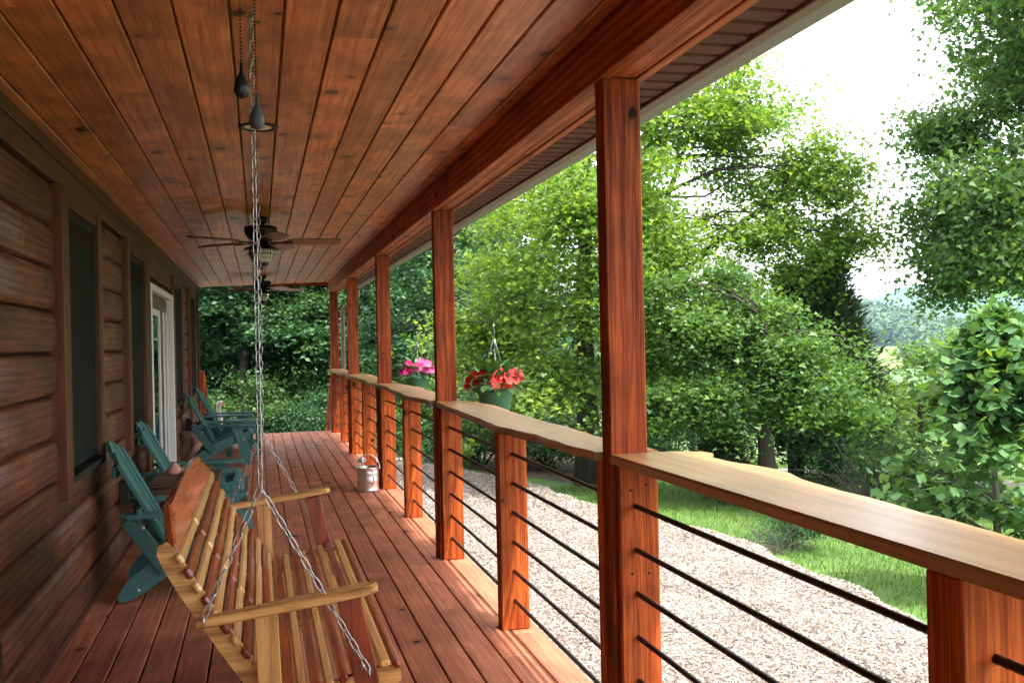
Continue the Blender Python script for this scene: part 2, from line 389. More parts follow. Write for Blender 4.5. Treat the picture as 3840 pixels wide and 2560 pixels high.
MAT['fl_pink'] = leafmat('pink_petal', [(.40,.006,.085), (.54,.018,.17), (.68,.08,.30)], trans=.25, tcol=(1.2,.9,1), rough=.5)
MAT['grass'] = leafmat('grass_blade', [(.05,.125,.017), (.08,.175,.024), (.125,.225,.036)], trans=.35)
MAT['chip'] = leafmat('mulch_chip', [(.085,.065,.052), (.33,.28,.245), (.60,.55,.51)], trans=0.02, rough=.7, patch=.38, pscale=1.6)
MAT['hillwood'] = leafmat('hill_forest_leaf', [(.022,.06,.02), (.05,.11,.028), (.11,.185,.04)], trans=.12, patch=.75, pscale=.11)
def groundmat(name, cols, s=6., bstr=.5):
    m, nt, b = newmat(name); tc = N(nt, 'ShaderNodeTexCoord')
    a = noise(nt, tc.outputs['Object'], s, 5, .65); c = noise(nt, tc.outputs['Object'], s*.12, 3, .6)
    f = math_(nt, 'ADD', math_(nt, 'MULTIPLY', a, .6), math_(nt, 'MULTIPLY', c, .4))
    nt.links.new(ramp(nt, f, [(.32, cols[0]), (.5, cols[1]), (.68, cols[2])]), b.inputs['Base Color']); b.inputs['Roughness'].default_value = .92
    bump(nt, b, noise(nt, tc.outputs['Object'], s*6, 4, .7), bstr, .02); return m
MAT['ground'] = groundmat('grass_ground', [(.05,.11,.018), (.075,.15,.024), (.105,.185,.034)], 3.)
MAT['mulch'] = groundmat('mulch_ground', [(.13,.10,.08), (.31,.26,.225), (.47,.42,.38)], 22., .9)
MAT['litter'] = groundmat('leaf_litter', [(.035,.024,.016), (.075,.05,.034), (.12,.085,.06)], 9., .8)
MAT['gravel'] = groundmat('gravel', [(.20,.19,.18), (.31,.30,.28), (.42,.41,.39)], 30., .7)
MAT['meadow'] = groundmat('meadow', [(.10,.15,.03), (.14,.19,.042), (.19,.23,.06)], .12, .1)
MAT['mountain'] = groundmat('wooded_mountain', [(.035,.085,.025), (.055,.12,.03), (.09,.15,.04)], .03, .1)

# ================================================================== GROUND, HILLS
def sstep(a, b, x):
    t = np.clip((x-a)/(b-a), 0, 1); return t*t*(3-2*t)
PH = np.array([8, 14, 20, 28, 32.8, 35.1, 37.5, 40, 43, 48, 56.])
RZ = np.array([-14, 2, 14, 11, 8.5, 8, 1, -9, -12, -13, -14.])
def gz(x, y):
    x = np.asarray(x, float); y = np.asarray(y, float)
    d = np.maximum(0, x-4.3); e = np.maximum(0, y-14)
    near = -.70 - .055*d - .03*e
    r = np.hypot(x, y); ph = np.degrees(np.arctan2(x, y))
    far = np.maximum(-1.9-.075*(r-25), -15)
    t = sstep(16, 34, r); z = near*(1-t)+far*t
    rid = np.interp(ph, PH, RZ)
    hz = np.where(r < 450, np.interp(r, [370, 415, 450], [-15, -11, -4.5]), -4.5+(rid+4.5)*sstep(450, 570, r))
    hz = np.where(r > 640, hz-(hz+14)*sstep(640, 900, r), hz)
    on = sstep(6, 14, ph)*(1-sstep(46, 56, ph))*(r > 370)
    return z*(1-on)+np.maximum(hz, -15)*on
rr = np.concatenate([[0.01], np.linspace(1, 30, 40), np.geomspace(32, 360, 26), np.linspace(372, 640, 30), np.geomspace(700, 1700, 10)])
aa = np.linspace(-PI, PI, 241)
RR, AA = np.meshgrid(rr, aa, indexing='ij')
GX, GY = RR*np.sin(AA), RR*np.cos(AA); GZ = gz(GX, GY)
V = np.stack([GX, GY, GZ], -1).reshape(-1, 3); na = len(aa)
ii, jj = np.meshgrid(np.arange(len(rr)-1), np.arange(na-1), indexing='ij')
F = np.stack([ii*na+jj, ii*na+jj+1, (ii+1)*na+jj+1, (ii+1)*na+jj], -1).reshape(-1, 4)
tag(link('ground', np_mesh('ground', V, F, MAT['ground'], True)), 'grassy ground falling away from the porch towards the valley', kind='structure')

# mulch bed beside the porch: a low heap with a ragged edge
ME_Y = np.array([-5, -3, 1, 4, 6, 8.2, 9.6, 10.6, 11.6, 13.3, 14.8, 15.9, 16.9])
ME_X = np.array([4.2, 4.2, 4.3, 4.5, 4.62, 4.75, 4.55, 4.1, 3.95, 3.75, 3.1, 2.3, 1.3])
npr = np.random.default_rng(5)
def hnoise(x, y):
    return (np.sin(x*2.1+1.3*np.sin(y*1.1))*np.sin(y*1.7+.9*np.sin(x*1.6))*.5 + np.sin(x*5.3+2*np.sin(y*3.1))*np.sin(y*4.7+1.5*np.sin(x*3.9))*.25)
def medge(y): return np.interp(y, ME_Y, ME_X)+.045*np.sin(y*3.1)+.03*np.sin(y*7.7+1)
def mulch_z(x, y):
    e = medge(y)-x
    return -.60 + .035*hnoise(x, y) - .014*(x-1.3) + .05*sstep(.9, .35, e)*(1-sstep(.25, .0, e)) - .17*sstep(.3, -.02, e)
ny, nx = 190, 60
ys = np.linspace(-5, 16.8, ny); ts = np.linspace(0, 1, nx)
YY, TT = np.meshgrid(ys, ts, indexing='ij'); XX = .9+(medge(YY)+.02-.9)*TT
ZZ = mulch_z(XX, YY)
V = np.stack([XX, YY, ZZ], -1).reshape(-1, 3)
ii, jj = np.meshgrid(np.arange(ny-1), np.arange(nx-1), indexing='ij')
F = np.stack([ii*nx+jj, ii*nx+jj+1, (ii+1)*nx+jj+1, (ii+1)*nx+jj], -1).reshape(-1, 4)
tag(link('mulch_bed', np_mesh('mulch_bed', V, F, MAT['mulch'], True)), 'pale shredded wood mulch bed alongside the porch', kind='structure')
# loose chips lying on it
n = 235000
cy = npr.uniform(0, 1, n)**1.35*16.6-.0; cx = 1.25+(medge(cy)+.03-1.25)*npr.uniform(0, 1, n)**.9
L_ = npr.uniform(.005, .017, n)*np.where(npr.random(n) < .05, 2.4, 1); W_ = npr.uniform(.002, .0055, n)
az = npr.uniform(0, 2*PI, n); ti = npr.normal(0, .38, n); rl = npr.normal(0, .5, n)
u = np.stack([np.cos(az)*np.cos(ti), np.sin(az)*np.cos(ti), np.sin(ti)], -1)
v = np.stack([-np.sin(az)*np.cos(rl), np.cos(az)*np.cos(rl), np.sin(rl)], -1)
c = np.stack([cx, cy, mulch_z(cx, cy)+npr.uniform(.003, .016, n)], -1)
lu = u*L_[:, None]; wv_ = v*W_[:, None]
V = np.stack([c-lu-wv_, c+lu-wv_*.6, c+lu+wv_*.6, c-lu+wv_], 1).reshape(-1, 3)
F = np.arange(n*4).reshape(-1, 4)
tag(link('mulch_chips', np_mesh('mulch_chips', V, F, MAT['chip'])), 'loose pale wood chips scattered over the mulch bed', 'mulch', kind='stuff')

# leaf litter under the trees behind the mulch, gravel drive
def sheet(name, mat, xs_, ys_, off, label, kind='structure', fn=None):
    XX, YY = np.meshgrid(xs_, ys_, indexing='ij')
    if fn: XX, YY = fn(XX, YY)
    ZZ = gz(XX, YY)+off
    V = np.stack([XX, YY, ZZ], -1).reshape(-1, 3); a, b_ = len(xs_), len(ys_)
    ii, jj = np.meshgrid(np.arange(a-1), np.arange(b_-1), indexing='ij')
    F = np.stack([ii*b_+jj, (ii+1)*b_+jj, (ii+1)*b_+jj+1, ii*b_+jj+1], -1).reshape(-1, 4)
    return tag(link(name, np_mesh(name, V, F, mat, True)), label, kind=kind)
sheet('forest_floor', MAT['litter'], np.linspace(-30, 9, 60), np.linspace(0, 1, 30), .012, 'dark leaf litter on the woodland floor',
      fn=lambda X, Y: (X, np.interp(X, [-30, -8, 2.6, 3.2, 4, 5, 6.5, 9], [23, 23, 23, 15.5, 13.6, 13.2, 15.6, 18.5])+.3*np.sin(X*2.3)+Y*np.interp(X, [-30, 4, 9], [24, 18, 8])))
sheet('gravel_drive', MAT['gravel'], np.linspace(4.9, 12, 30), np.linspace(0, 1, 6), .02, 'pale gravel drive crossing behind the trees',
      fn=lambda X, Y: (X, 13.9+.12*(X-5)+.1*np.sin(X*1.7)+Y*.9))

# grass blades on the visible lawn
n = 120000
gx = npr.uniform(3.2, 12.5, n); gy = npr.uniform(3.5, 17, n)
ok = (gx > medge(gy)+.03-.10*npr.random(n)) & (gy > gx*.9-1.5) & ~((gy > 13.6+.12*(gx-5)) & (gy < 15+.12*(gx-5))) & ~((gx < 5.5) & (gy > 13.0))
gx, gy = gx[ok], gy[ok]; n = len(gx)
h = npr.uniform(.03, .11, n)*(1+.5*hnoise(gx*.7, gy*.7)); az = npr.uniform(0, 2*PI, n); wd = npr.uniform(.002, .005, n)
base = np.stack([gx, gy, gz(gx, gy)-.004], -1); sd_ = np.stack([np.cos(az), np.sin(az), 0*az], -1)*wd[:, None]
ln = npr.normal(0, .5, (n, 2)); tip = base+np.stack([ln[:, 0]*h, ln[:, 1]*h, h], -1)
V = np.stack([base-sd_, base+sd_, tip], 1).reshape(-1, 3)
tag(link('grass', np_mesh('grass', V, np.arange(n*3).reshape(-1, 3), MAT['grass'])), 'short bright green lawn grass beyond the mulch', 'grass', kind='stuff')

# far hill: meadow, woods, and a mountain beyond
def polar(r, ph): return r*np.sin(np.radians(ph)), r*np.cos(np.radians(ph))
rs = np.linspace(395, 452, 14); ps = np.linspace(33.2, 38.2, 26)
RR, PP = np.meshgrid(rs, ps, indexing='ij'); XX, YY = polar(RR+9*np.sin(PP*1.9)+4*np.sin(PP*5.3), PP)
V = np.stack([XX, YY, gz(XX, YY)+.35], -1).reshape(-1, 3); ii, jj = np.meshgrid(np.arange(13), np.arange(25), indexing='ij')
tag(link('meadow', np_mesh('meadow', V, np.stack([ii*26+jj, ii*26+jj+1, (ii+1)*26+jj+1, (ii+1)*26+jj], -1).reshape(-1, 4), MAT['meadow'], True)),
    'pale green meadow at the foot of the far hill', kind='structure')
ps = np.linspace(18, 70, 120); prof = np.interp(ps, [18, 27, 33, 35.3, 36.9, 39, 42, 46, 52, 60, 70], [-10, 10, 30, 46, 59, 64, 72, 60, 45, 20, -12])
V = []
for k, (r0, fz) in enumerate(((1180, 0), (1240, .55), (1310, 1), (1400, .5), (1500, 0))):
    X, Y = polar(np.full(120, r0), ps); V.append(np.stack([X, Y, -18+(prof+18+2.0*np.sin(ps*5)*np.sin(ps*1.7+k))*fz], -1))
V = np.concatenate(V); ii, jj = np.meshgrid(np.arange(4), np.arange(119), indexing='ij')
tag(link('mountain', np_mesh('mountain', V, np.stack([ii*120+jj, ii*120+jj+1, (ii+1)*120+jj+1, (ii+1)*120+jj], -1).reshape(-1, 4), MAT['mountain'], True)),
    'blue wooded mountain beyond the far hill', kind='structure')

# ------------------------------------------------------------------ leaves
KITE = (np.array([(0,0,0), (-.34,.45,.07), (0,1,-.05), (.34,.45,.07)]), np.array([(0,1,2), (0,2,3)]))
OVAL = (np.array([(0,0,0), (-.24,.3,.05), (-.2,.7,.04), (0,1,-.06), (.2,.7,.04), (.24,.3,.05)]), np.array([(0,1,2), (0,2,3), (0,3,4), (0,4,5)]))
LOBE = (np.array([(0,.38,-.04), (0,0,0), (.5,.12,.03), (.27,.36,.0), (.52,.7,.05), (.18,.64,0), (0,1,-.08), (-.18,.64,0), (-.52,.7,.05), (-.27,.36,0), (-.5,.12,.03)]),
        np.array([(0,i,i+1) for i in range(1, 10)]+[(0,10,1)]))
LOBE5 = (np.array([(0,0,0), (.48,.25,.05), (.22,.42,0), (0,1,-.06), (-.22,.42,0), (-.48,.25,.05)]), np.array([(0,1,2), (0,2,3), (0,3,4), (0,4,5)]))
TULIP = (np.array([(0,.4,-.03), (0,0,0), (.30,.06,.03), (.46,.28,.06), (.30,.50,.02), (.50,.80,.05), (.16,.95,.0), (0,.86,-.03), (-.16,.95,0), (-.50,.80,.05), (-.30,.50,.02), (-.46,.28,.06), (-.30,.06,.03)]),
         np.array([(0,i,i+1) for i in range(1, 12)]+[(0,12,1)]))
NEEDLE = (np.array([(-.07,0,0), (.07,0,0), (0,1,0)]), np.array([(0,1,2)]))
def leaves(P, size, shape, rng, tilt=.85, hang=.25, dirs=None):
    """P (n,3) leaf bases -> V, F"""
    n = len(P); S, T = shape; k = len(S)
    az = rng.uniform(0, 2*PI, n)
    y = np.stack([np.cos(az), np.sin(az), rng.normal(-hang, .35, n)], -1)
    if dirs is not None: y = y*.6+dirs
    y /= np.linalg.norm(y, axis=1, keepdims=True)
    up = np.stack([rng.normal(0, tilt, n), rng.normal(0, tilt, n), np.ones(n)], -1)
    x = np.cross(y, up); x /= np.linalg.norm(x, axis=1, keepdims=True); z = np.cross(x, y)
    sz = (size*rng.uniform(.65, 1.25, n))[:, None, None]
    V = P[:, None, :]+sz*(S[None, :, 0:1]*x[:, None]+S[None, :, 1:2]*y[:, None]+S[None, :, 2:3]*z[:, None])
    F = (T[None]+(np.arange(n)*k)[:, None, None]).reshape(-1, T.shape[1])
    return V.reshape(-1, 3), F
def clumps(ells, rng, shell=.45):
    """clump centres strung along boughs that reach unevenly to the edge of ellipsoids (cx,cy,cz,rx,ry,rz,n)"""
    out = []
    for (a, b_, c_, rx, ry, rz, n) in ells:
        k = max(3, n//6); rad = np.array([rx, ry, rz])
        d = rng.normal(0, 1, (k, 3)); d /= np.linalg.norm(d, axis=1, keepdims=True)
        tip = d*rng.uniform(.62, 1.18, (k, 1))*rad
        f = rng.uniform(.35, 1., (k, 6, 1))**.7
        p = tip[:, None, :]*f+rng.normal(0, .09, (k, 6, 3))*rad
        p[..., 2] -= .10*rz*(f[..., 0]**2)
        out.append(np.array([a, b_, c_])+p.reshape(-1, 3))
    return np.concatenate(out)
def spray(cent, m, sp, rng, flat=.4):
    """leaves round each clump centre: uneven, flattened sprays of different size and slant"""
    n = len(cent); sz = rng.uniform(.55, 1.5, (n, 1, 1))
    q = np.clip(rng.normal(0, 1, (n, m, 3)), -1.75, 1.75)*np.array([sp, sp, sp*flat])*sz
    az = rng.uniform(0, 2*PI, (n, 1)); st = rng.uniform(1., 1.7, (n, 1))
    u_ = (q[..., 0]*np.cos(az)+q[..., 1]*np.sin(az))*st; v_ = (-q[..., 0]*np.sin(az)+q[..., 1]*np.cos(az))/st
    x = u_*np.cos(az)-v_*np.sin(az); y = u_*np.sin(az)+v_*np.cos(az)
    z = q[..., 2]+rng.normal(0, .30, (n, 1))*u_-.12*np.abs(u_)
    return (cent[:, None, :]+np.stack([x, y, z], -1)).reshape(-1, 3)
def limb_path(p, q, rng, sag=.12, n=6):
    p, q = np.array(p, float), np.array(q, float); d = q-p; L = np.linalg.norm(d); t = np.linspace(0, 1, n)[:, None]
    mid = np.sin(t*PI)*np.array([0, 0, 1])*L*sag
    j = rng.normal(0, .025*L, (n, 3)); j[0] = 0; j[-1] = 0
    return p+d*t+mid+j
def make_tree(name, base, trunk, ells, leaf, leafsize, shape, m, sp, label, rng_seed, group=None, trunk_r=(.18,.05), limbs=26, bark='bark', flat=.45, tilt=.85, limb_r=.035, extra_limbs=(), hang=.25, cat='tree', shell=.45):
    """trunk: list of points relative to base; ells relative to base too"""
    rng = np.random.default_rng(rng_seed)
    root = empty(name, base, label, cat, group)
    T = MB(); tp = np.array(trunk, float); nT = len(tp)
    rad = np.linspace(trunk_r[0], trunk_r[1], nT); rad[0] *= 1.35
    T.tube(tp, list(rad), 10)
    tr = T.build('trunk', MAT[bark], root)
    cent = clumps(ells, rng, shell)
    LB = MB(); idx = rng.choice(len(cent), min(limbs, len(cent)), replace=False)
    seg = np.concatenate([np.linspace(tp[i], tp[i+1], 8) for i in range(max(0, nT//3), nT-1)]) if nT > 2 else np.linspace(tp[0], tp[-1], 12)
    for pts, r0, r1 in extra_limbs: LB.tube(pts, list(np.linspace(r0, r1, len(pts))), 7)
    for i in idx:
        c_ = cent[i]; below = seg[seg[:, 2] < c_[2]+.3]
        s_ = below if len(below) else seg
        dd = np.linalg.norm((s_-c_)*np.array([1, 1, .8]), axis=1); a = s_[min(len(s_)-1, int(np.argmin(dd)))]
        path = limb_path(a, c_, rng); L = np.linalg.norm(c_-a)
        LB.tube(path, list(np.linspace(min(limb_r*2, .012+limb_r*L*.35), .006, len(path))), 5, caps=False)
    if LB.v: tag(LB.build('limbs', MAT[bark], tr), kind='stuff')
    V, F = leaves(spray(cent, m, sp, rng, flat), leafsize, shape, rng, tilt, hang)
    cr = link('crown', np_mesh('crown', V, F, MAT[leaf]), root); tag(cr, kind='stuff')
    return root
def plant_at(ph, d):
    x, y = d*math.sin(R(ph)), d*math.cos(R(ph)); return (x, y, float(gz(x, y)))

# ================================================================== PORCH: DECK
Y0P, DP = 1.324, 1.5598
def PY(i): return Y0P+DP*i
YN, DE = -2.6, 15.80           # porch runs from behind the camera to the steps
def breaks(a, b, lo, hi):
    out = [a+rnd.uniform(-1.5, 0)]
    while out[-1] < b: out.append(out[-1]+rnd.uniform(lo, hi))
    out = [a]+[x for x in out[1:] if a+.6 < x < b-.6]+[b]; return out
deck = MB(); deck.box(-.95, 1.262, YN, DE-.02, -.20, -.06)
deck_o = tag(deck.build('porch_deck', MAT['joist']), 'red stained wooden porch deck', kind='structure')
edges = [1.27-.1372*k for k in range(17)]
SCR = MB()
for k in range(16):
    x1, x0 = edges[k]-.0035, edges[k+1]+.0035
    if k == 15: x0 = -.925
    bs = breaks(YN, DE-.145, 3.2, 5.2)
    for a, b in zip(bs[:-1], bs[1:]):
        dz = rnd.uniform(-.0015, .0015)
        MB().cbox(x0, x1, a+.0015, b-.0015, -.032+dz, dz, .004).build('deck_board', MAT['deck'], deck_o)
    for j in range(46):
        yy = YN+.2+j*.406
        if yy > DE-.3: break
        for xx in (x0+.022+rnd.uniform(-.004,.004), x1-.022+rnd.uniform(-.004,.004)):
            SCR.add([(xx+.0042*math.cos(a), yy+.0042*math.sin(a), .0022) for a in (0,1.05,2.1,3.14,4.19,5.24)], [(0,1,2,3,4,5)])
tag(SCR.build('deck_screws', MAT['bronze'], deck_o), kind='stuff')
MB().cbox(-.925, 1.27, DE-.14, DE, -.032, .001, .004).build('end_board', MAT['deck_x'], deck_o)
MB().cbox(1.2665, 1.30, YN, DE, -.26, -.036, .003).build('rim_board', MAT['deck'], deck_o)
for k in range(3):                                  # steps at the far end
    MB().cbox(-.9, 1.2, DE+.02+.28*k, DE+.30+.28*k, -.22-.19*k, -.185-.19*k, .004).build('step', MAT['deck_x'], deck_o)

# ================================================================== CEILING
def cz(x): return 2.349+.034*x
gx_ = [.09+.1545*k for k in range(-6, 7)]
ce = [-.905]+gx_+[1.085]
cb = MB(); cb.prism([(-.93, cz(-.93)+.013), (1.10, cz(1.10)+.013), (1.10, cz(1.10)+.04), (-.93, cz(-.93)+.04)], YN, 15.62, 'Y')
ceil_o = tag(cb.build('porch_ceiling', MAT['beam_side']), 'varnished knotty pine porch ceiling', kind='structure')
for a, b in zip(ce[:-1], ce[1:]):
    x0, x1 = a+.0036, b-.0036
    bs = breaks(YN, 15.62, 2.2, 4.6)
    for p, q in zip(bs[:-1], bs[1:]):
        m_ = MB(); c4 = .004
        m_.prism([(x0, cz(x0)+c4), (x0+c4, cz(x0)), (x1-c4, cz(x1)), (x1, cz(x1)+c4), (x1, cz(x1)+.012), (x0, cz(x0)+.012)], p+.0006, q-.0006, 'Y')
        m_.build('ceiling_board', MAT['ceil'], ceil_o)
MB().cbox(-.905, 1.08, 15.622, 15.66, cz(0)-.012, cz(0)+.16, .003).build('end_trim', MAT['beam'], ceil_o)

# ================================================================== HOUSE
house = empty('log_house', (-.95, 6, 0), 'brown log sided house with dark windows along the porch', 'house')
HO = Vector((-.95, 6, 0))
def hb(mb, name, mat, parent=None):
    if parent is None:
        mb.v = [(x+.95, y-6, z) for x, y, z in mb.v]; return mb.build(name, mat, house)
    mb.v = [(x+.95, y-6, z) for x, y, z in mb.v]; return mb.build(name, mat, parent)
HE = 15.15
hb(MB().box(-9, -.951, YN-1.5, HE, -.7, 2.34), 'wall', MAT['log'])
rf = MB(); rf.prism([(1.50, 2.40), (1.50, 2.47), (-4, 4.35), (-9.6, 2.5), (-9.6, 2.42), (-4, 4.27)], YN-1.8, 15.75, 'Y')
roof = hb(rf, 'roof', MAT['roof'])
hb(MB().cbox(-.94, -.889, YN-1.5, HE, 2.155, 2.258, .004), 'frieze_board', MAT['trim'])
hb(MB().cbox(-.94, -.882, YN-1.5, HE, 2.262, 2.325, .004), 'frieze_board', MAT['trim'])
zs = [2.149-.196*k for k in range(11)]+[.0]
openA = [(4.80, 5.95), (7.08, 11.97), (13.08, 14.42)]
for k in range(11):
    z1, z0 = zs[k], max(zs[k+1], .012)
    ops = openA if z0 > .70 else [(8.36, 10.74)]
    a = YN-1.5; segs = []
    for (p, q) in ops: segs.append((a, p)); a = q
    segs.append((a, HE))
    for (p, q) in segs:
        bs = breaks(p, q, 3., 6.) if q-p > 3.5 else [p, q]
        for s0, s1 in zip(bs[:-1], bs[1:]):
            m_ = MB(); hh = z1-z0; pf = []
            for t, o in ((0,.0), (.03,.019), (.06,.030), (.12,.037), (.30,.041), (.5,.042), (.7,.041), (.88,.037), (.94,.030), (.97,.019), (1,0)):
                pf.append((-.942+o, z0+t*hh))
            pf += [(-.955, z1), (-.955, z0)]
            m_.prism(pf, s0+.001, s1-.001, 'Y', smooth=True)
            hb(m_, 'log', MAT['log'])
hb(MB().cbox(-.94, -.872, HE-.06, HE+.02, 0, 2.34, .004), 'corner_board', MAT['trim'])
hb(MB().cbox(-.94, -.898, YN-1.5, 8.36, .0, .03, .003), 'base_trim', MAT['trim'])
hb(MB().cbox(-.94, -.898, 10.74, HE, .0, .03, .003), 'base_trim', MAT['trim'])
def trim_board(y0, y1, z0, z1, parent, side):
    """vertical casing, pointed foot, with a thin reddish edge strip"""
    m_ = MB(); m_.prism([(y0, z0 if side < 0 else z0+.05), (y1, z0 if side > 0 else z0+.05), (y1, z1), (y0, z1)], -.945, -.868, 'X')
    c_ = hb(m_, 'casing', MAT['trim'], parent)
    e0, e1 = (y0-.010, y0-.001) if side < 0 else (y1+.001, y1+.010)
    hb(MB().cbox(-.945, -.864, e0, e1, z0+.01, z1, .002), 'edge_strip', MAT['trim_edge'], parent)
for (a, g0, g1, b, zb) in ((4.815, 4.975, 5.835, 5.935, .685), (7.095, 7.245, 8.13, 8.23, .68), (10.75, 10.93, 11.84, 11.955, .68), (13.095, 13.26, 14.25, 14.405, .68)):
    win = hb(MB().box(-.947, -.935, g0, g1, .775, 2.07), 'window', MAT['glass'])
    trim_board(a, g0, zb, 2.149, win, -1); trim_board(g1, b, zb+.05, 2.149, win, 1)
    hb(MB().cbox(-.945, -.872, g0+.001, g1-.001, 2.071, 2.148, .003), 'head_casing', MAT['trim'], win)
    fr = MB()
    fr.cbox(-.934, -.898, g0+.001, g0+.035, .78, 2.07, .003); fr.cbox(-.934, -.898, g1-.035, g1-.001, .78, 2.07, .003)
    fr.cbox(-.934, -.898, g0+.036, g1-.036, 2.025, 2.069, .003); fr.cbox(-.934, -.900, g0+.036, g1-.036, 1.39, 1.43, .003)
    hb(fr, 'frame', MAT['screenframe'], win)
    hb(MB().cbox(-.94, -.862, g0-.01, g1+.01, .742, .777, .004), 'sill', MAT['screenframe'], win)
    hb(MB().box(-.8965, -.8955, g0+.004, g1-.004, .80, 2.03), 'screen', MAT['screen'], win)
# wide casing between second window and the door, header over the door
hb(MB().cbox(-.945, -.87, 8.245, 8.37, .0, 2.149, .003), 'casing', MAT['trim'])
hb(MB().cbox(-.945, -.89, 8.38, 10.72, 2.0, 2.149, .003), 'header', MAT['trim'])
hb(MB().cbox(-.945, -.866, 8.38, 8.50, .0, 1.995, .003), 'casing', MAT['trim'])
hb(MB().cbox(-.945, -.866, 10.60, 10.735, .0, 1.995, .003), 'casing', MAT['trim'])
door = hb(MB().cbox(-.945, -.915, 8.60, 9.84, .02, 1.86, .003), 'door', MAT['door'])
jb = MB(); jb.cbox(-.944, -.858, 8.505, 8.555, 0, 1.93, .004); jb.cbox(-.944, -.858, 10.50, 10.59, 0, 1.93, .004); jb.cbox(-.944, -.858, 8.556, 10.499, 1.875, 1.93, .004)
hb(jb, 'jamb', MAT['white_paint'], door)
lf = MB(); lf.cbox(-.914, -.899, 8.90, 8.955, .18, 1.735, .004); lf.cbox(-.914, -.899, 9.56, 9.615, .18, 1.735, .004); lf.cbox(-.914, -.899, 8.956, 9.559, 1.68, 1.735, .004); lf.cbox(-.914, -.899, 8.956, 9.559, .18, .235, .004)
hb(lf, 'lite_frame', MAT['white_paint'], door)
hb(MB().box(-.9145, -.910, 8.956, 9.559, .236, 1.679), 'pane', MAT['glass'], door)
hb(MB().cbox(-.945, -.918, 9.86, 10.46, .02, 1.86, .003), 'side_leaf', MAT['door'], door)
lf = MB(); lf.cbox(-.917, -.899, 9.98, 10.03, .18, 1.735, .004); lf.cbox(-.917, -.899, 10.29, 10.34, .18, 1.735, .004)
hb(lf, 'lite_frame', MAT['white_paint'], door); hb(MB().box(-.9175, -.913, 10.031, 10.289, .2, 1.72), 'pane', MAT['glass'], door)
kx = Matrix.Translation((-.915, 8.74, .86)) @ Matrix.Rotation(PI/2, 4, 'Y')
hb(MB().lathe([(.03,0), (.03,.008), (.012,.012), (.012,.035), (.026,.045), (.03,.058), (.024,.068), (.001,.07)], n=16, M=kx), 'knob', MAT['bronze'], door)
kx = Matrix.Translation((-.915, 8.74, .99)) @ Matrix.Rotation(PI/2, 4, 'Y')
hb(MB().lathe([(.03,0), (.03,.018), (.026,.022), (.001,.022)], n=16, M=kx), 'deadbolt', MAT['bronze'], door)
for (y, z, s) in ((6.75, .45, 1.), (12.6, .43, 1.)):
    m_ = MB(); m_.cbox(-.905, -.835, y-.06, y+.06, z-.075, z+.075, .008); m_.cbox(-.834, -.822, y-.05, y+.05, z-.06, z+.06, .004)
    hb(m_, 'outlet_box', MAT['black'])

# soffit, fascia and gutter under the eave belong to the roof
for k in range(int((15.7-YN)/.1055)):
    y = YN+.1055*k
    m_ = MB(); m_.prism([(y+.022, 2.276), (y+.027, 2.268), (y+.1, 2.268), (y+.1045, 2.276)], 1.238, 1.437, 'X')
    o = hb(m_, 'soffit_panel', MAT['soffit'], roof)
m_ = MB()
for k in range(int((15.7-YN)/.1055)):
    y = YN+.1055*k
    m_.box(1.238, 1.437, y-.001, y+.023, 2.2765, 2.28)
tag(hb(m_, 'soffit_grooves', MAT['soffit_dk'], roof), kind='stuff')  # dark strips paint the shadow in the grooves between panels
m_ = MB()                                            # vent holes, alternate panels
for k in range(1, int((15.7-YN)/.1055), 2):
    y = YN+.1055*k
    if y < 0 : continue
    for i in range(9):
        for j in range(4):
            xx = 1.262+.018*i+(j%2)*.009; yy = y+.03+j*.016
            m_.add([(xx-.004, yy-.0025, 2.2672), (xx-.004, yy+.0025, 2.2672), (xx+.004, yy+.0025, 2.2672), (xx+.004, yy-.0025, 2.2672)], [(0,1,2,3)])
tag(hb(m_, 'vent_holes', MAT['black'], roof), kind='stuff')
hb(MB().cbox(1.438, 1.485, YN, 15.72, 2.255, 2.285, .003), 'fascia_trim', MAT['gutter_br'], roof)
hb(MB().box(1.44, 1.497, YN, 15.72, 2.288, 2.47), 'fascia', MAT['soffit_dk'], roof)
g_ = MB(); g_.prism([(1.500, 2.272), (1.572, 2.272), (1.580, 2.30), (1.600, 2.345), (1.606, 2.39), (1.598, 2.39), (1.590, 2.35), (1.57, 2.305), (1.565, 2.28), (1.507, 2.28), (1.507, 2.39), (1.500, 2.39)], YN, 15.72, 'Y')
hb(g_, 'gutter', MAT['gutter'], roof)
# downspout
ds = empty('downspout', (1.29, 15.50, -.7), 'brown ribbed downspout with elbow behind the farthest post', 'downspout')
def rpipe(mb, pts, w_=.06, d_=.045):
    mb.tube(pts, [w_/2]*len(pts), 8)
path = [(.255,0,2.985), (.255,0,2.92), (.25,0,2.87), (.22,0,2.82), (.15,0,2.75), (.06,0,2.70), (.01,0,2.63), (0,0,2.55), (0,0,0.02)]
dp = MB(); pts = []
for a, b in zip(path[:-1], path[1:]):
    L = (Vector(b)-Vector(a)).length; nn = max(2, int(L/.02))
    if L > 1: nn = 2
    for i in range(nn): pts.append(Vector(a).lerp(Vector(b), i/nn))
pts.append(Vector(path[-1])); dp.tube(pts, [.034*(1+.05*math.sin(i*2.1)) if i < len(pts)-2 else .034 for i in range(len(pts))], 8)
dp.build('pipe', MAT['gutter_br'], ds)
for z in (1.2, 2.2): MB().cbox(-.037, .037, -.037, .037, z, z+.03, .004).build('strap', MAT['gutter_br'], ds)

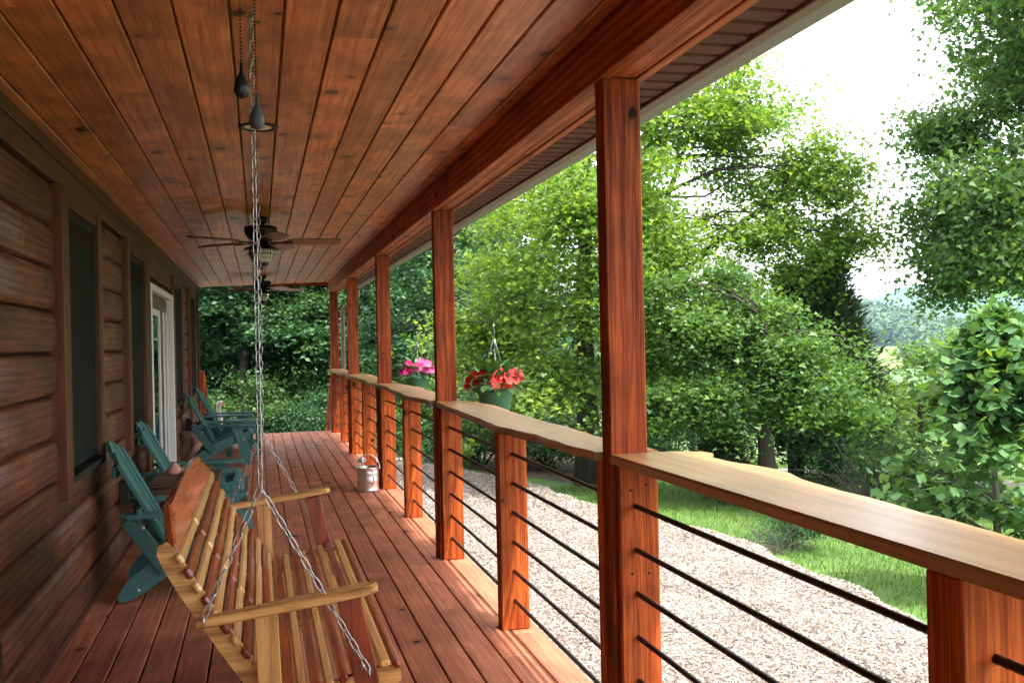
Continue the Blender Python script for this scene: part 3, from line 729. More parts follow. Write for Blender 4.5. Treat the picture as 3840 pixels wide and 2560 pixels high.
# ================================================================== BEAM, POSTS, RAILINGS
beam = empty('porch_beam', (1.15, 0, 2.215), 'long red stained beam carried by the porch posts', 'beam')
def bb(mb, name, mat): mb.v = [(x-1.15, y, z-2.215) for x, y, z in mb.v]; return mb.build(name, mat, beam)
cuts = [YN, 4.2, 9.2, 15.42]
for a, b in zip(cuts[:-1], cuts[1:]):
    bb(MB().cbox(1.075, 1.112, a, b-.001, 2.215, 2.40, .003), 'ply', MAT['beam'])
    bb(MB().cbox(1.2005, 1.236, a, b-.001, 2.215, 2.40, .003), 'ply', MAT['beam'])
    bb(MB().cbox(1.1135, 1.199, a, b-.001, 2.2205, 2.398, .003), 'ply', MAT['beam'])
names = {-1: 'square red stained porch post beside the camera', 1: 'nearest and widest red stained porch post, right of centre', 3: 'red stained porch post carrying the red flower basket',
         5: 'red stained porch post carrying the pink flower basket', 7: 'red stained porch post second from the far end', 9: 'farthest red stained porch post beside the downspout'}
for i in (-1, 1, 3, 5, 7, 9):
    y = PY(i); p = empty('porch_post', (1.15, y, 0), names[i], 'post', 'porch posts')
    def pb(mb, name, mat, par=p): mb.v = [(x-1.15, yy-y, z) for x, yy, z in mb.v]; return mb.build(name, mat, par)
    pb(MB().cbox(1.085, 1.213, y+.0305, y+.108, .0, 2.2195, .004), 'shaft', MAT['post'])
    fb = pb(MB().cbox(1.10, 1.234, y, y+.029, .001, .976, .004), 'front_block', MAT['block'])
    pb(MB().cbox(1.073, 1.20, y+.1095, y+.138, .001, .976, .004), 'back_block', MAT['block'])
    sw = MB()
    for zz in (.90, .62, .08):
        for xx in (1.13, 1.20): sw.lathe([(.0045, -.002), (.0045, .0015), (.0001, .0015)], n=8, M=Matrix.Translation((xx+rnd.uniform(-.01,.01), y, zz+rnd.uniform(-.01,.01))) @ Matrix.Rotation(PI/2, 4, 'X'))
    tag(pb(sw, 'screws', MAT['bronze'], fb), kind='stuff')
def live_rail(y0, y1, inner, outer, z1=1.005, th=.03, seed=0, straight=False):
    """live-edge plank: inner/outer are functions of y"""
    n = max(24, int((y1-y0)/.05)); m_ = MB(); e_ = MB(); k = random.Random(seed)
    ys = [y0+(y1-y0)*i/n for i in range(n+1)]
    vs = []
    for y in ys:
        a, b = inner(y), outer(y); t = 0 if straight else .012+.006*math.sin(y*9+seed)
        vs += [(a+.004, y, z1), (b-.004-t, y, z1), (b, y, z1-.008), (b-.004+t*.3, y, z1-th), (a+.004-t*.4, y, z1-th), (a-t*.2, y, z1-.008)]
    fs = []
    for i in range(n):
        for j in range(6): fs.append((i*6+j, i*6+(j+1)%6, (i+1)*6+(j+1)%6, (i+1)*6+j))
    fs += [tuple(range(6))[::-1], tuple(n*6+j for j in range(6))]
    m_.add(vs, fs, False); return m_
def ip(pts):
    ys = [p[0] for p in pts]; xs_ = [p[1] for p in pts]
    return lambda y: float(np.interp(y, ys, xs_))+.003*math.sin(y*21)+.002*math.sin(y*43+1)
def wavy(base, amp, s): return lambda y: base+amp*math.sin(y*2.3+s)+amp*.5*math.sin(y*5.9+2*s)+.004*math.sin(y*23+s)
rails = {-1: (lambda y: 1.082, ip([(-.3,1.31), (.6,1.30), (1.0,1.32), (1.42,1.302), (1.93,1.330), (2.2,1.340), (2.30,1.378), (2.40,1.385), (2.6,1.350), (2.74,1.345), (2.80,1.395), (2.87,1.39), (2.90,1.29)]), True),
         1: (ip([(2.9,1.069), (3.08,1.054), (3.22,1.043), (3.65,1.045), (4.12,1.0), (4.5,1.02), (5.03,1.037), (5.5,1.05), (5.98,1.07)]), ip([(2.9,1.304), (3.1,1.27), (3.47,1.266), (4.,1.278), (4.65,1.284), (5.3,1.32), (5.57,1.329), (5.98,1.29)]), False),
         3: (wavy(1.035, .022, 1.), wavy(1.29, .02, 2.), False), 5: (wavy(1.035, .02, 2.6), wavy(1.30, .025, .4), False), 7: (wavy(1.035, .02, 4.), wavy(1.29, .02, 1.4), False)}
rl = {-1: 'nearest railing bay with smooth live-edge handrail and dark rebar rods', 1: 'railing bay with wavy handrail between the two nearest full posts',
      3: 'railing bay with live-edge handrail between the two flower basket posts', 5: 'railing bay behind the watering can, just past the pink flowers', 7: 'farthest railing bay, ending at the downspout post'}
for i in (-1, 1, 3, 5, 7):
    ya, yb = PY(i), PY(i+2); ym = PY(i+1)
    g = empty('porch_railing', (1.155, ym, 0), rl[i], 'railing', 'porch railing bays')
    def gb(mb, name, mat, par=None): mb.v = [(x-1.155, yy-ym, z) for x, yy, z in mb.v]; return mb.build(name, mat, par or g)
    ins, outs, st = rails[i]
    hr = gb(live_rail(ya+.109, yb+.0295, ins, outs, seed=i, straight=st), 'handrail', MAT['rail'])
    # strip of handrail that runs on past the outer face of the far post
    sp_ = MB(); sp_.cbox(1.09, 1.226, ym, ym+.088, .001, .974, .004); gb(sp_, 'half_post', MAT['block'])
    for k in range(6):
        z = .839-.14*k; n = int((yb-ya-.12)/.012) if i <= 1 else 40
        pts = [(1.155, ya+.12+(yb+.012-ya-.12)*j/n, z) for j in range(n+1)]
        rd = [.0082+(.0009 if (i <= 1 and j % 2) else 0) for j in range(n+1)]
        gb(MB().tube(pts, rd, 7), 'rod', MAT['rod'])
# stair railings at the far end, sloping down off the deck
for (x, lab, y1, z1) in ((1.16, 'sloping stair railing beyond the farthest post', 17.35, -.05), (-.885, 'sloping stair railing at the far corner of the house', 16.9, .25)):
    g = empty('stair_railing', (x, DE, 0), lab, 'railing', 'stair railings')
    def gb(mb, name, mat): mb.v = [(a-x, b-DE, c) for a, b, c in mb.v]; return mb.build(name, mat, g)
    gb(MB().cbox(x-.045, x+.045, DE-.13, DE-.04, .002, 1.02, .004), 'post', MAT['block'])
    gb(MB().bar((x, DE-.03, 1.0), (x, y1, z1+.05), .10, .035), 'handrail', MAT['block'])
    gb(MB().cbox(x-.045, x+.045, y1-.09, y1, -.8, z1+.02, .004), 'post', MAT['block'])
    gb(MB().bar((x, DE-.02, .10), (x, y1-.09, z1-.62), .04, .12), 'stringer', MAT['block'])
    for k in range(5):
        t = .16+.17*k; gb(MB().tube([(x, DE-.04, 1.0-t), (x, y1-.02, z1+.02-t)], .008, 7), 'rod', MAT['rod'])

# ================================================================== PORCH SWING
SWO = Vector((0, 3.8, .2))
swing = empty('porch_swing', SWO, 'two-tone slatted porch swing of pale pine and red cedar hung on chains', 'porch swing')
def wb(mb, name, mat, par=None): mb.v = [(x-SWO.x, y-SWO.y, z-SWO.z) for x, y, z in mb.v]; return mb.build(name, mat, par or swing)
SY0, SY1 = 2.87, 4.73
def slat(c, d, n_, wd, th, mat, name, y0, y1):
    """slat along Y centred at c (x,z); d = direction across the slat, n_ = its outward normal"""
    dx, dz = d; nx_, nz_ = n_
    Mx = Matrix(((dx, 0, nx_), (0, 1, 0), (dz, 0, nz_))).to_4x4(); Mx.translation = (c[0], 0, c[1])
    return wb(MB().cbox(-wd/2, wd/2, y0, y1, -th/2, th/2, .007, Mx), name, mat)
# seat: ten slats over a dished side rail, rolling over at the front
seat_pts = [(.018,.384), (.058,.377), (.098,.375), (.138,.377), (.178,.383), (.219,.392), (.259,.403), (.299,.415), (.340,.427), (.377,.420)]
for k, (x, z) in enumerate(seat_pts):
    a = seat_pts[max(0, k-1)]; b = seat_pts[min(9, k+1)]; d = Vector((b[0]-a[0], b[1]-a[1])).normalized()
    if k == 9: d = Vector((.62, -.78))
    n_ = (-d.y, d.x)
    slat((x, z), (d.x, d.y), n_, .029 if k != 8 else .034, .022, MAT['pine'] if k % 2 == 0 else MAT['cedar'], 'seat_slat', SY0-.01+.006*(k%2), SY1+.01-.006*(k%3))
# back: ten rows, each of three lengths
B0, B1 = Vector((-.008, .415)), Vector((-.240, .775)); dB = (B1-B0).normalized(); nB = (dB.y, -dB.x)
for k in range(10):
    c_ = B0.lerp(B1, k/9); cv = .012*math.sin(PI*k/9)
    c_ = (c_.x-nB[0]*cv, c_.y-nB[1]*cv)
    mt = MAT['pine'] if k % 2 == 1 else MAT['cedar']
    for j, (y0, y1, pr) in enumerate(((SY0-.012, 3.44, .0), (3.443, 4.155, .004), (4.158, SY1+.012, 0))):
        slat((c_[0]+nB[0]*(pr+.012), c_[1]+nB[1]*(pr+.012)), (dB.x, dB.y), nB, .035, .021, mt, 'back_slat', y0, y1)
# crest board
cv = []
for (y, s_) in ((2.89,-.01), (4.70,-.01), (4.70,.012), (4.45,.104), (4.2,.114), (3.8,.120), (3.4,.114), (3.09,.104), (2.89,.015)): cv.append((y, s_))
m_ = MB(); bs_ = Vector((-.250, .800)); dC = Vector((-.32, .95)).normalized(); nC = Vector((dC.y, -dC.x))
def cp(y, s_, o): q = bs_+dC*s_+nC*o; return (q.x, y, q.y)
ctr = Vector((3.8, .07)); n = len(cv)
inn = [((Vector(p)-ctr)*.975+ctr) for p in cv]
vs_ = [cp(p[0], p[1], -.008) for p in cv]+[cp(p[0], p[1], .008) for p in cv]+[cp(p[0], p[1], .015) for p in inn]+[cp(p[0], p[1], -.015) for p in inn]
fs_ = [tuple(range(2*n, 3*n)), tuple(range(3*n, 4*n))[::-1]]
for i in range(n):
    j = (i+1) % n; fs_ += [(i, j, n+j, n+i), (n+i, n+j, 2*n+j, 2*n+i), (j, i, 3*n+i, 3*n+j)]
m_.add(vs_, fs_); wb(m_, 'crest_board', MAT['crest'])
# side frames
def curve_poly(c, wd):
    """outline of a board of varying width along a 2D centre line"""
    L, Rr = [], []
    for i, p in enumerate(c):
        a = Vector(c[max(0, i-1)]); b = Vector(c[min(len(c)-1, i+1)]); d = (b-a).normalized(); n_ = Vector((-d.y, d.x)); w_ = wd[i]/2
        L.append(tuple(Vector(p)+n_*w_)); Rr.append(tuple(Vector(p)-n_*w_))
    return L+Rr[::-1]
nBv = Vector(nB)
bc = [tuple(Vector((.025,.28))), (-.008,.365), (-.05,.44), (-.10,.515), (-.155,.60), (-.21,.69), (-.252,.765), (-.273,.805), (-.280,.822)]
for yy, nm in ((SY0+.012, 'near'), (3.78, 'mid'), (SY1-.042, 'far')):
    m_ = MB(); m_.prism(curve_poly(bc, [.055,.06,.06,.058,.056,.056,.054,.045,.02]), yy, yy+.03, 'Y'); wb(m_, 'back_frame', MAT['pine_x'])
    sp2 = [(-.02,.332), (.05,.327), (.13,.327), (.22,.339), (.30,.358), (.36,.370), (.395,.374)]
    m_ = MB(); m_.prism(curve_poly(sp2, [.06,.066,.07,.072,.078,.072,.03]), yy+.031, yy+.061, 'Y'); wb(m_, 'seat_frame', MAT['pine_x'])
for xx in (.06, .31): wb(MB().cbox(xx-.03, xx+.03, SY0+.08, SY1-.10, .262, .285, .003), 'cross_rail', MAT['pine'])
def arm(y, sgn):
    # paddle-shaped arm seen from above, slightly rising to the front
    out = [(-.185,.016), (-.17,.022), (-.05,.024), (.02,.028), (.10,.036), (.20,.040), (.27,.040), (.30,.032), (.318,.014)]
    top = [(x, y+w_) for x, w_ in out]+[(x, y-w_) for x, w_ in out[::-1]]
    m_ = MB(); n = len(top)
    def zz(x): return .610+.120*(x+.185)
    def ins(p, s_): return (p[0]+(.06-p[0])*s_, y+(p[1]-y)*(1-s_*5))
    lay = [(.04, -.014), (0, -.009), (0, .009), (.04, .014)]; vs_ = []
    for s_, dz in lay:
        for p in top: q = ins(p, s_); vs_.append((q[0], q[1], zz(q[0])+dz))
    fs_ = [tuple(range(n)), tuple(3*n+i for i in range(n))[::-1]]
    for l in range(3):
        for i in range(n): fs_.append((l*n+i, (l+1)*n+i, (l+1)*n+(i+1) % n, l*n+(i+1) % n))
    m_.add(vs_, fs_); return wb(m_, 'arm_rest', MAT['pine_x'])
for y, sg in ((2.815, -1), (4.785, 1)):
    arm(y, sg)
    yp = y+(.012 if sg < 0 else -.012)
    wb(MB().bar((.235, yp, .642), (.285, yp, .385), .03, .068, up=(1,0,.2)), 'front_arm_post', MAT['cedar_z'])
    wb(MB().bar((.002, yp, .618), (.012, yp, .30), .03, .066, up=(1,0,0)), 'rear_arm_post', MAT['pine_z'])
# chains: real links, each turned a quarter against the next
lk = MB(); nn = 14; pts = []
for i in range(nn):
    a = 2*PI*i/nn; cx_, cz_ = math.cos(a), math.sin(a)
    pts.append((.0075*cx_, 0, .0125*(1 if cz_ > 0.05 else (-1 if cz_ < -.05 else 0))+.0075*cz_))
lk.tube(pts, .0018, 6, closed=True); lkm = lk.mesh('chain_link'); lkm.materials.append(MAT['chain'])
PITCH = .0345
def chain(p, q, spin=0., big=1.):
    p, q = Vector(p), Vector(q); d = q-p; L = d.length; n = max(2, round(L/(PITCH*big))); d.normalize()
    rot = d.to_track_quat('Z', 'X').to_matrix().to_4x4()
    for i in range(n):
        o = link('chain_link', lkm, swing)
        c_ = p+(q-p)*((i+.5)/n)-SWO
        s_ = L/n/PITCH
        o.matrix_local = Matrix.Translation(c_) @ rot @ Matrix.Rotation(spin+(PI/2)*(i % 2)+rnd.uniform(-.22,.22), 4, 'Z') @ Matrix.Diagonal((s_, s_, s_, 1))
chain((-.004, 2.852, 2.335), (-.006, 2.845, .975), .5)
chain((.010, 4.756, 2.335), (.004, 4.752, .965), .7)
chain((-.006, 2.845, .975), (-.165, 2.795, .628), .2); chain((-.006, 2.845, .975), (.285, 2.786, .44), .9)
chain((.004, 4.752, .965), (-.155, 4.81, .615), .1); chain((.004, 4.752, .965), (.262, 4.814, .47), .6)
chain((-.004, 2.852, 2.325), (-.012, 2.856, 2.145), 1.1)             # spare end folded back from the near hook
def eyebolt(p, name='eye_bolt', ax='X', r=.011):
    m_ = MB(); m_.tube([(p[0]+(r*math.cos(2*PI*i/12) if ax != 'X' else 0), p[1]+(r*math.cos(2*PI*i/12) if ax == 'X' else 0), p[2]+r*math.sin(2*PI*i/12)) for i in range(12)], .003, 6, closed=True)
    return m_
for p in ((-.165,2.79,.622), (.285,2.781,.432), (-.155,4.812,.608), (.262,4.817,.462)):
    m_ = eyebolt(p); m_.tube([(p[0], p[1], p[2]), (p[0], p[1]+(.03 if p[1] < 3.8 else -.03), p[2])], .003, 6); wb(m_, 'eye_bolt', MAT['chain'])
m_ = MB(); m_.ball((.268, 2.79, .452), .008); wb(m_, 'bolt_head', MAT['chain'])
for p in ((-.004,2.852), (.010,4.756)):
    m_ = MB(); zc = cz(p[0]); m_.tube([(p[0], p[1], zc), (p[0], p[1], zc-.012), (p[0]+.008, p[1], zc-.02), (p[0]+.006, p[1], zc-.034), (p[0]-.004, p[1], zc-.036), (p[0]-.008, p[1], zc-.027)], .0032, 7)
    wb(m_, 'ceiling_hook', MAT['chain'])

# ================================================================== ADIRONDACK CHAIRS
def make_chair():
    t = empty('adirondack_chair', (0,0,0)); T, D = MAT['teal'], MAT['teal_dk']
    hw = .29
    for s_ in (-1, 1):
        y = s_*hw
        # side runner / rear foot: one long leaf-shaped board
        pl = curve_poly([(.02,.345), (-.12,.315), (-.30,.24), (-.46,.155), (-.56,.085), (-.62,.035), (-.655,.012)], [.085,.10,.11,.115,.11,.075,.02])
        pl = [(x, max(z, .001)) for x, z in pl]
        m_ = MB(); m_.prism(pl, y-.011, y+.011, 'Y'); m_.build('runner', T, t)
        yo = y+s_*.0235
        MB().bar((-.135, yo, .452), (-.015, yo, .004), .022, .105, up=(1,0,.3)).build('front_leg', T, t)
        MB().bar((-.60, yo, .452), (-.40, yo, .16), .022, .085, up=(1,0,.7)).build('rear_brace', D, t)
        a_ = [(.045,.045), (.035,.062), (-.10,.066), (-.35,.055), (-.60,.045), (-.64,.03)]
        m_ = MB(); m_.prism([(x, y+s_*.012+w_) for x, w_ in a_]+[(x, y+s_*.012-w_) for x, w_ in a_[::-1]], .455, .478, 'Z'); ar = m_.build('arm', T, t)
        for (x, z) in ((-.12,.40), (-.06,.30), (-.52,.40), (-.55,.065)):
            m_ = MB(); m_.ball((x, yo+s_*.012, z), .008, 8, 4, (1,.5,1)); m_.build('bolt', MAT['zinc'], t)
    for k in range(6):
        x = .02-.083*k; z = .372-.0395*k if k else .366
        Mx = Matrix.Translation((x, 0, z)) @ Matrix.Rotation(R(-25 if k else 20), 4, 'Y')
        MB().cbox(-.037, .037, -hw-.005, hw+.005, -.011, .011, .003, Mx).build('seat_slat', T, t)
    MB().cbox(.028, .05, -hw-.01, hw+.01, .24, .335, .003).build('front_apron', T, t)
    b0, b1 = Vector((-.36,0,.20)), Vector((-.71,0,.86)); dB_ = (b1-b0).normalized()
    nB_ = Vector((dB_.z, 0, -dB_.x))
    def top_s(y): return .745-1.9*y*y*1.05
    for k in range(6):
        m_ = MB(); yb0, yb1 = (k-2.5)*.069-.0325, (k-2.5)*.069+.0325; yt0, yt1 = (k-2.5)*.0865-.0395, (k-2.5)*.0865+.0395
        cvx = -.020*(1-((k-2.5)/2.5)**2); vs_ = []
        for o in (.010, -.010):
            for (y, s_) in ((yb0,0), (yb1,0), (yt1,top_s(yt1)), (yt0,top_s(yt0))):
                q = b0+dB_*s_+nB_*(o+cvx); vs_.append((q.x, y, q.z))
        m_.add(vs_, [(0,1,2,3), (7,6,5,4), (0,4,5,1), (1,5,6,2), (2,6,7,3), (3,7,4,0)]); m_.build('back_slat', T, t)
    for s_ in (.34, .62):
        c_ = b0+dB_*s_*.95+Vector((-.032, 0, -.018)); hw2 = .33 if s_ < .5 else .235
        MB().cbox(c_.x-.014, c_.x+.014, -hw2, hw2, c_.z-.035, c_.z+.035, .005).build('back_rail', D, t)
    return t
ch0 = make_chair()
spots = [(-.125, 5.93, 'nearest teal adirondack chair, left of the swing back', 2), (-.195, 7.74, 'teal adirondack chair on the far side of the brown table, before the door', -1),
         (-.145, 12.02, 'nearer of the two teal adirondack chairs past the door', 1), (-.13, 13.62, 'farthest teal adirondack chair, next to the white goose', -2)]
for i, (x, y, lab, a) in enumerate(spots):
    o = ch0 if i == 0 else copy_tree(ch0)
    o.location = (x, y, .0015); o.rotation_euler.z = R(a); tag(o, lab, 'chair', 'teal adirondack chairs')

# ------------------------------------------------------------------ tables, mat, small things
tb = empty('side_table', (-.50, 6.96, .0015), 'dark brown slatted side table between the two nearest teal chairs', 'table')
for k in range(5):
    MB().cbox(-.22, .22, -.325+.131*k, -.325+.131*k+.127, .468, .492, .004).build('top_slat', MAT['tabletop'], tb)
m_ = MB(); m_.cbox(-.215, .215, -.32, -.298, .41, .467, .003); m_.cbox(-.215, .215, .298, .32, .41, .467, .003); m_.cbox(.19, .214, -.297, .297, .41, .467, .003); m_.cbox(-.214, -.19, -.297, .297, .41, .467, .003)
m_.build('apron', MAT['tabletop'], tb)
for x in (-.19, .19):
    for y in (-.29, .29): MB().cbox(x-.022, x+.022, y-.022, y+.022, 0, .409, .003).build('leg', MAT['tabletop'], tb)
m_ = MB(); m_.lathe([(.055,0), (.062,.008), (.05,.03), (.03,.055), (.012,.075), (.001,.082)], n=14)
np_ = m_.build('folded_napkin', MAT['pinkcloth']); np_.location = (-.60, 7.2, .495); tag(np_, 'small pink folded napkin on the brown side table', 'napkin')
tb = empty('side_table', (-.22, 12.83, .0015), 'small teal side table between the two far teal chairs', 'table')
for k in range(4): MB().cbox(-.22+.112*k, -.22+.112*k+.107, -.21, .21, .42, .442, .004).build('top_slat', MAT['teal'], tb)
for x in (-.18, .18):
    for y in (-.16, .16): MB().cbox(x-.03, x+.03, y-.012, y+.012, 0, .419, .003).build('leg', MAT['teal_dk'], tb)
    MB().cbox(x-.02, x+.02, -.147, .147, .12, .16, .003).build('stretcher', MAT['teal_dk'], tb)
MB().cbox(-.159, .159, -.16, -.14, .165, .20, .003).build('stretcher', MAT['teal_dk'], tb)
mt = empty('doormat', (-.48, 9.75, .002), 'grey woven doormat in front of the porch door', 'doormat')
MB().cbox(-.345, .345, -.80, .80, .0005, .012, .004).build('mat_field', MAT['mat'], mt)
bd = MB(); bd.cbox(-.355, .355, -.815, -.80, .0, .014, .004); bd.cbox(-.355, .355, .80, .815, .0, .014, .004); bd.build('mat_border', plain('mat_border', (.06,.065,.08), .9), mt)
# watering can
wc = empty('watering_can', (.965, 9.12, .0015), 'galvanised metal watering can standing on the deck by the railing', 'watering can')
m_ = MB(); prof = [(.001,.004), (.098,.004), (.101,.0), (.104,.006), (.104,.02), (.101,.024), (.101,.026)]
for zr in (.10, .112, .17): prof += [(.101, zr-.004), (.1035, zr), (.101, zr+.004)]
prof += [(.101,.214), (.1035,.216), (.105,.220), (.1035,.224), (.0985,.222), (.0975,.05), (.001,.045)]
m_.lathe(prof, n=36); m_.build('can_body', MAT['zinc'], wc)
m_ = MB(); m_.tube([(.112*math.cos(a), .0, .20+.14*math.sin(a)+.0) for a in np.linspace(-.05, PI+.05, 24)], .004, 7); m_.build('carry_handle', MAT['zinc'], wc)
m_ = MB()
pts = [(.03,-.100,.195), (.032,-.135,.19), (.034,-.152,.16), (.034,-.150,.11), (.032,-.125,.075), (.03,-.101,.065)]
sm_ = [Vector(pts[0])]
for i in range(len(pts)-1):
    for t in (.34, .67, 1): sm_.append(Vector(pts[i]).lerp(Vector(pts[i+1]), t))
m_.tube(sm_, .007, 8); m_.build('back_handle', MAT['zinc'], wc)
m_ = MB(); m_.tube([(-.01,.095,.05), (-.015,.14,.12), (-.025,.19,.20), (-.03,.215,.232)], [.022,.018,.013,.012], 12); sp_ = m_.build('spout', MAT['zinc'], wc)
dv = Vector((-.005,.55,.65)).normalized(); Mr = Matrix.Translation((-.03,.215,.232)) @ dv.to_track_quat('Z', 'Y').to_matrix().to_4x4()
m_ = MB(); m_.lathe([(.012,0), (.02,.012), (.042,.034), (.044,.038), (.04,.043), (.001,.048)], n=20, M=Mr); m_.build('rose', MAT['zinc'], sp_)
# goose
gs = empty('goose_statue', (-.70, 15.35, .0015), 'white ceramic goose statue at the far end of the porch', 'statue')
m_ = MB(); ring = []
cl = [(-.16,0,.22,.015), (-.12,0,.20,.06), (-.04,0,.17,.095), (.04,0,.18,.095), (.09,0,.22,.07), (.105,0,.28,.045), (.10,0,.36,.034), (.085,0,.44,.030), (.085,0,.49,.034), (.10,0,.525,.042), (.135,0,.535,.036), (.155,0,.53,.02)]
m_.tube([(a, b, c) for a, b, c, r in cl], [r for *_, r in cl], 14); m_.build('body', MAT['ceramic'], gs)
m_ = MB(); m_.tube([(.150,0,.528), (.185,0,.52), (.21,0,.512)], [.017,.012,.004], 8); m_.build('beak', MAT['orange'], gs)
m_ = MB(); m_.lathe([(.085,0), (.09,.01), (.07,.05), (.06,.09), (.001,.09)], n=18); m_.build('foot_base', MAT['terracotta'], gs)
gs.rotation_euler.z = R(-25)

# ================================================================== CEILING FANS, LIGHT
def make_fan(far=True):
    t = empty('ceiling_fan', (0,0,0)); B = MAT['bronze']
    MB().lathe([(.001,0), (.055,0), (.057,-.02), (.040,-.045), (.026,-.055), (.026,-.075), (.001,-.075)], n=22).build('canopy', B, t)
    MB().lathe([(.03,-.06), (.10,-.066), (.122,-.072), (.124,-.095), (.118,-.12), (.098,-.155), (.06,-.175), (.001,-.176)], n=28).build('motor', B, t)
    MB().lathe([(.05,-.176), (.06,-.2), (.075,-.212), (.125,-.232), (.132,-.245), (.126,-.247), (.07,-.232), (.001,-.23)], n=28).build('shade', B, t)
    pr = [(.078,-.236)]
    for k in range(12):
        z = -.238-.0085*k; r = .092*math.sqrt(max(.05, 1-((k-3.)/11.5)**2)); pr += [(r, z-.002), (r-.004, z-.006)]
    pr += [(.045,-.343), (.001,-.345)]
    MB().lathe(pr, n=28).build('lamp_glass', MAT['lampglass'], t)
    cg = MB()
    cg.tube([(.104*math.cos(a), .104*math.sin(a), -.275) for a in np.linspace(0, 2*PI, 25)[:-1]], .003, 6, closed=True)
    for k in range(4):
        a = PI/4+k*PI/2
        cg.tube([(r*math.cos(a), r*math.sin(a), z) for r, z in ((.10,-.24), (.106,-.265), (.104,-.295), (.085,-.33), (.05,-.35))], .003, 6)
        cg.tube([(r*math.cos(a), r*math.sin(a), -.276) for r in (.100,.125)], [.007,.002], 6)
    tag(cg.build('cage', B, t))
    MB().lathe([(.052,-.342), (.054,-.36), (.03,-.365), (.014,-.372), (.012,-.39), (.001,-.394)], n=18).build('finial', B, t)
    for k in range(5):
        a = 2*PI*k/5; Rz = Matrix.Rotation(a, 4, 'Z'); tilt = Matrix.Rotation(R(-12), 4, 'X')
        out = [(.19,.028), (.22,.055), (.30,.062), (.50,.067), (.56,.062), (.585,.045), (.595,.02)]
        poly = [(x, w_) for x, w_ in out]+[(x, -w_) for x, w_ in out[::-1]]
        m_ = MB(); m_.prism(poly, -.004, .004, 'Z'); Mx = Matrix.Translation((0,0,-.182)) @ Rz @ tilt
        m_.v = [tuple(Mx @ Vector(v)) for v in m_.v]; bl = m_.build('blade', MAT['blade'], t)
        m_ = MB(); m_.prism([(.06,.018), (.14,.012), (.20,.03), (.235,.022), (.235,-.022), (.20,-.03), (.14,-.012), (.06,-.018)], -.0125, -.0045, 'Z')
        m_.v = [tuple(Mx @ Vector(v)) for v in m_.v]; m_.build('blade_iron', B, bl)
    return t
fan = make_fan(); fan.location = (.028, 7.51, cz(.028)); fan.rotation_euler.z = R(-4)
tag(fan, 'dark ceiling fan with caged lamp, larger one beyond the swing chains', 'ceiling fan', 'porch ceiling fans')
f2 = copy_tree(fan); f2.location = (.055, 13.746, cz(.055)); f2.rotation_euler.z = R(14)
tag(f2, 'smaller, farther ceiling fan with caged lamp near the porch end', 'ceiling fan', 'porch ceiling fans')
f3 = copy_tree(fan); f3.location = (-.006, 1.36, cz(0)); f3.rotation_euler.z = R(30)
tag(f3, 'ceiling fan above the picture, only its two teardrop pull chains showing', 'ceiling fan', 'porch ceiling fans')
zf = cz(0)
for (x, y, zb, mm) in ((-.0165, 1.42, 1.728, MAT['black']), (.0035, 1.46, 1.693, plain('slate_pull', (.06,.065,.075), .5))):
    lx, ly = x+.006, y-1.36; r3 = Matrix.Rotation(R(-30), 4, 'Z'); q = r3 @ Vector((lx, ly, 0))
    m_ = MB(); n = int((zf-.2-(zb+.048))/.0052)
    for k in range(n): m_.ball((q.x, q.y, zb+.05+k*.0052-zf), .0017, 5, 3)
    pc = m_.build('pull_chain', MAT['bronze'], f3); tag(pc, kind='stuff')
    m_ = MB(); m_.lathe([(.001,0), (.008,.003), (.0115,.010), (.0105,.020), (.006,.032), (.003,.037), (.003,.040), (.0022,.041), (.0022,.052), (.001,.052)], c=(q.x, q.y, zb-zf), n=16)
    pw = m_.build('pull_weight', mm, f3)
    if mm is not MAT['black']:                           # worn twin curl mark on the slate pull
        mk = MB()
        for s_ in (-.0035, .0035):
            cpt = [(s_+.002, .016), (s_-.001, .0165), (s_-.0015, .0135), (s_+.001, .012), (s_+.0015, .0095), (s_-.0015, .0085)]
            mk.tube([tuple(r3 @ Vector((lx+a, ly-.0112, zb-zf+b))) for a, b in cpt], .0004, 4)
        mk.build('mark', MAT['black'], pw)
rlh = empty('ceiling_light', (.015, 4.40, cz(.015)), 'round white recessed ceiling light behind the pull chains', 'ceiling light')
MB().lathe([(.060,-.001), (.060,-.006), (.078,-.009), (.086,-.004), (.086,.0), (.060,.0)], n=32).build('trim_ring', MAT['bronze'], rlh)
MB().lathe([(.0595,-.004), (.03,-.006), (.001,-.0065)], n=32).build('lens', MAT['bulb'], rlh)

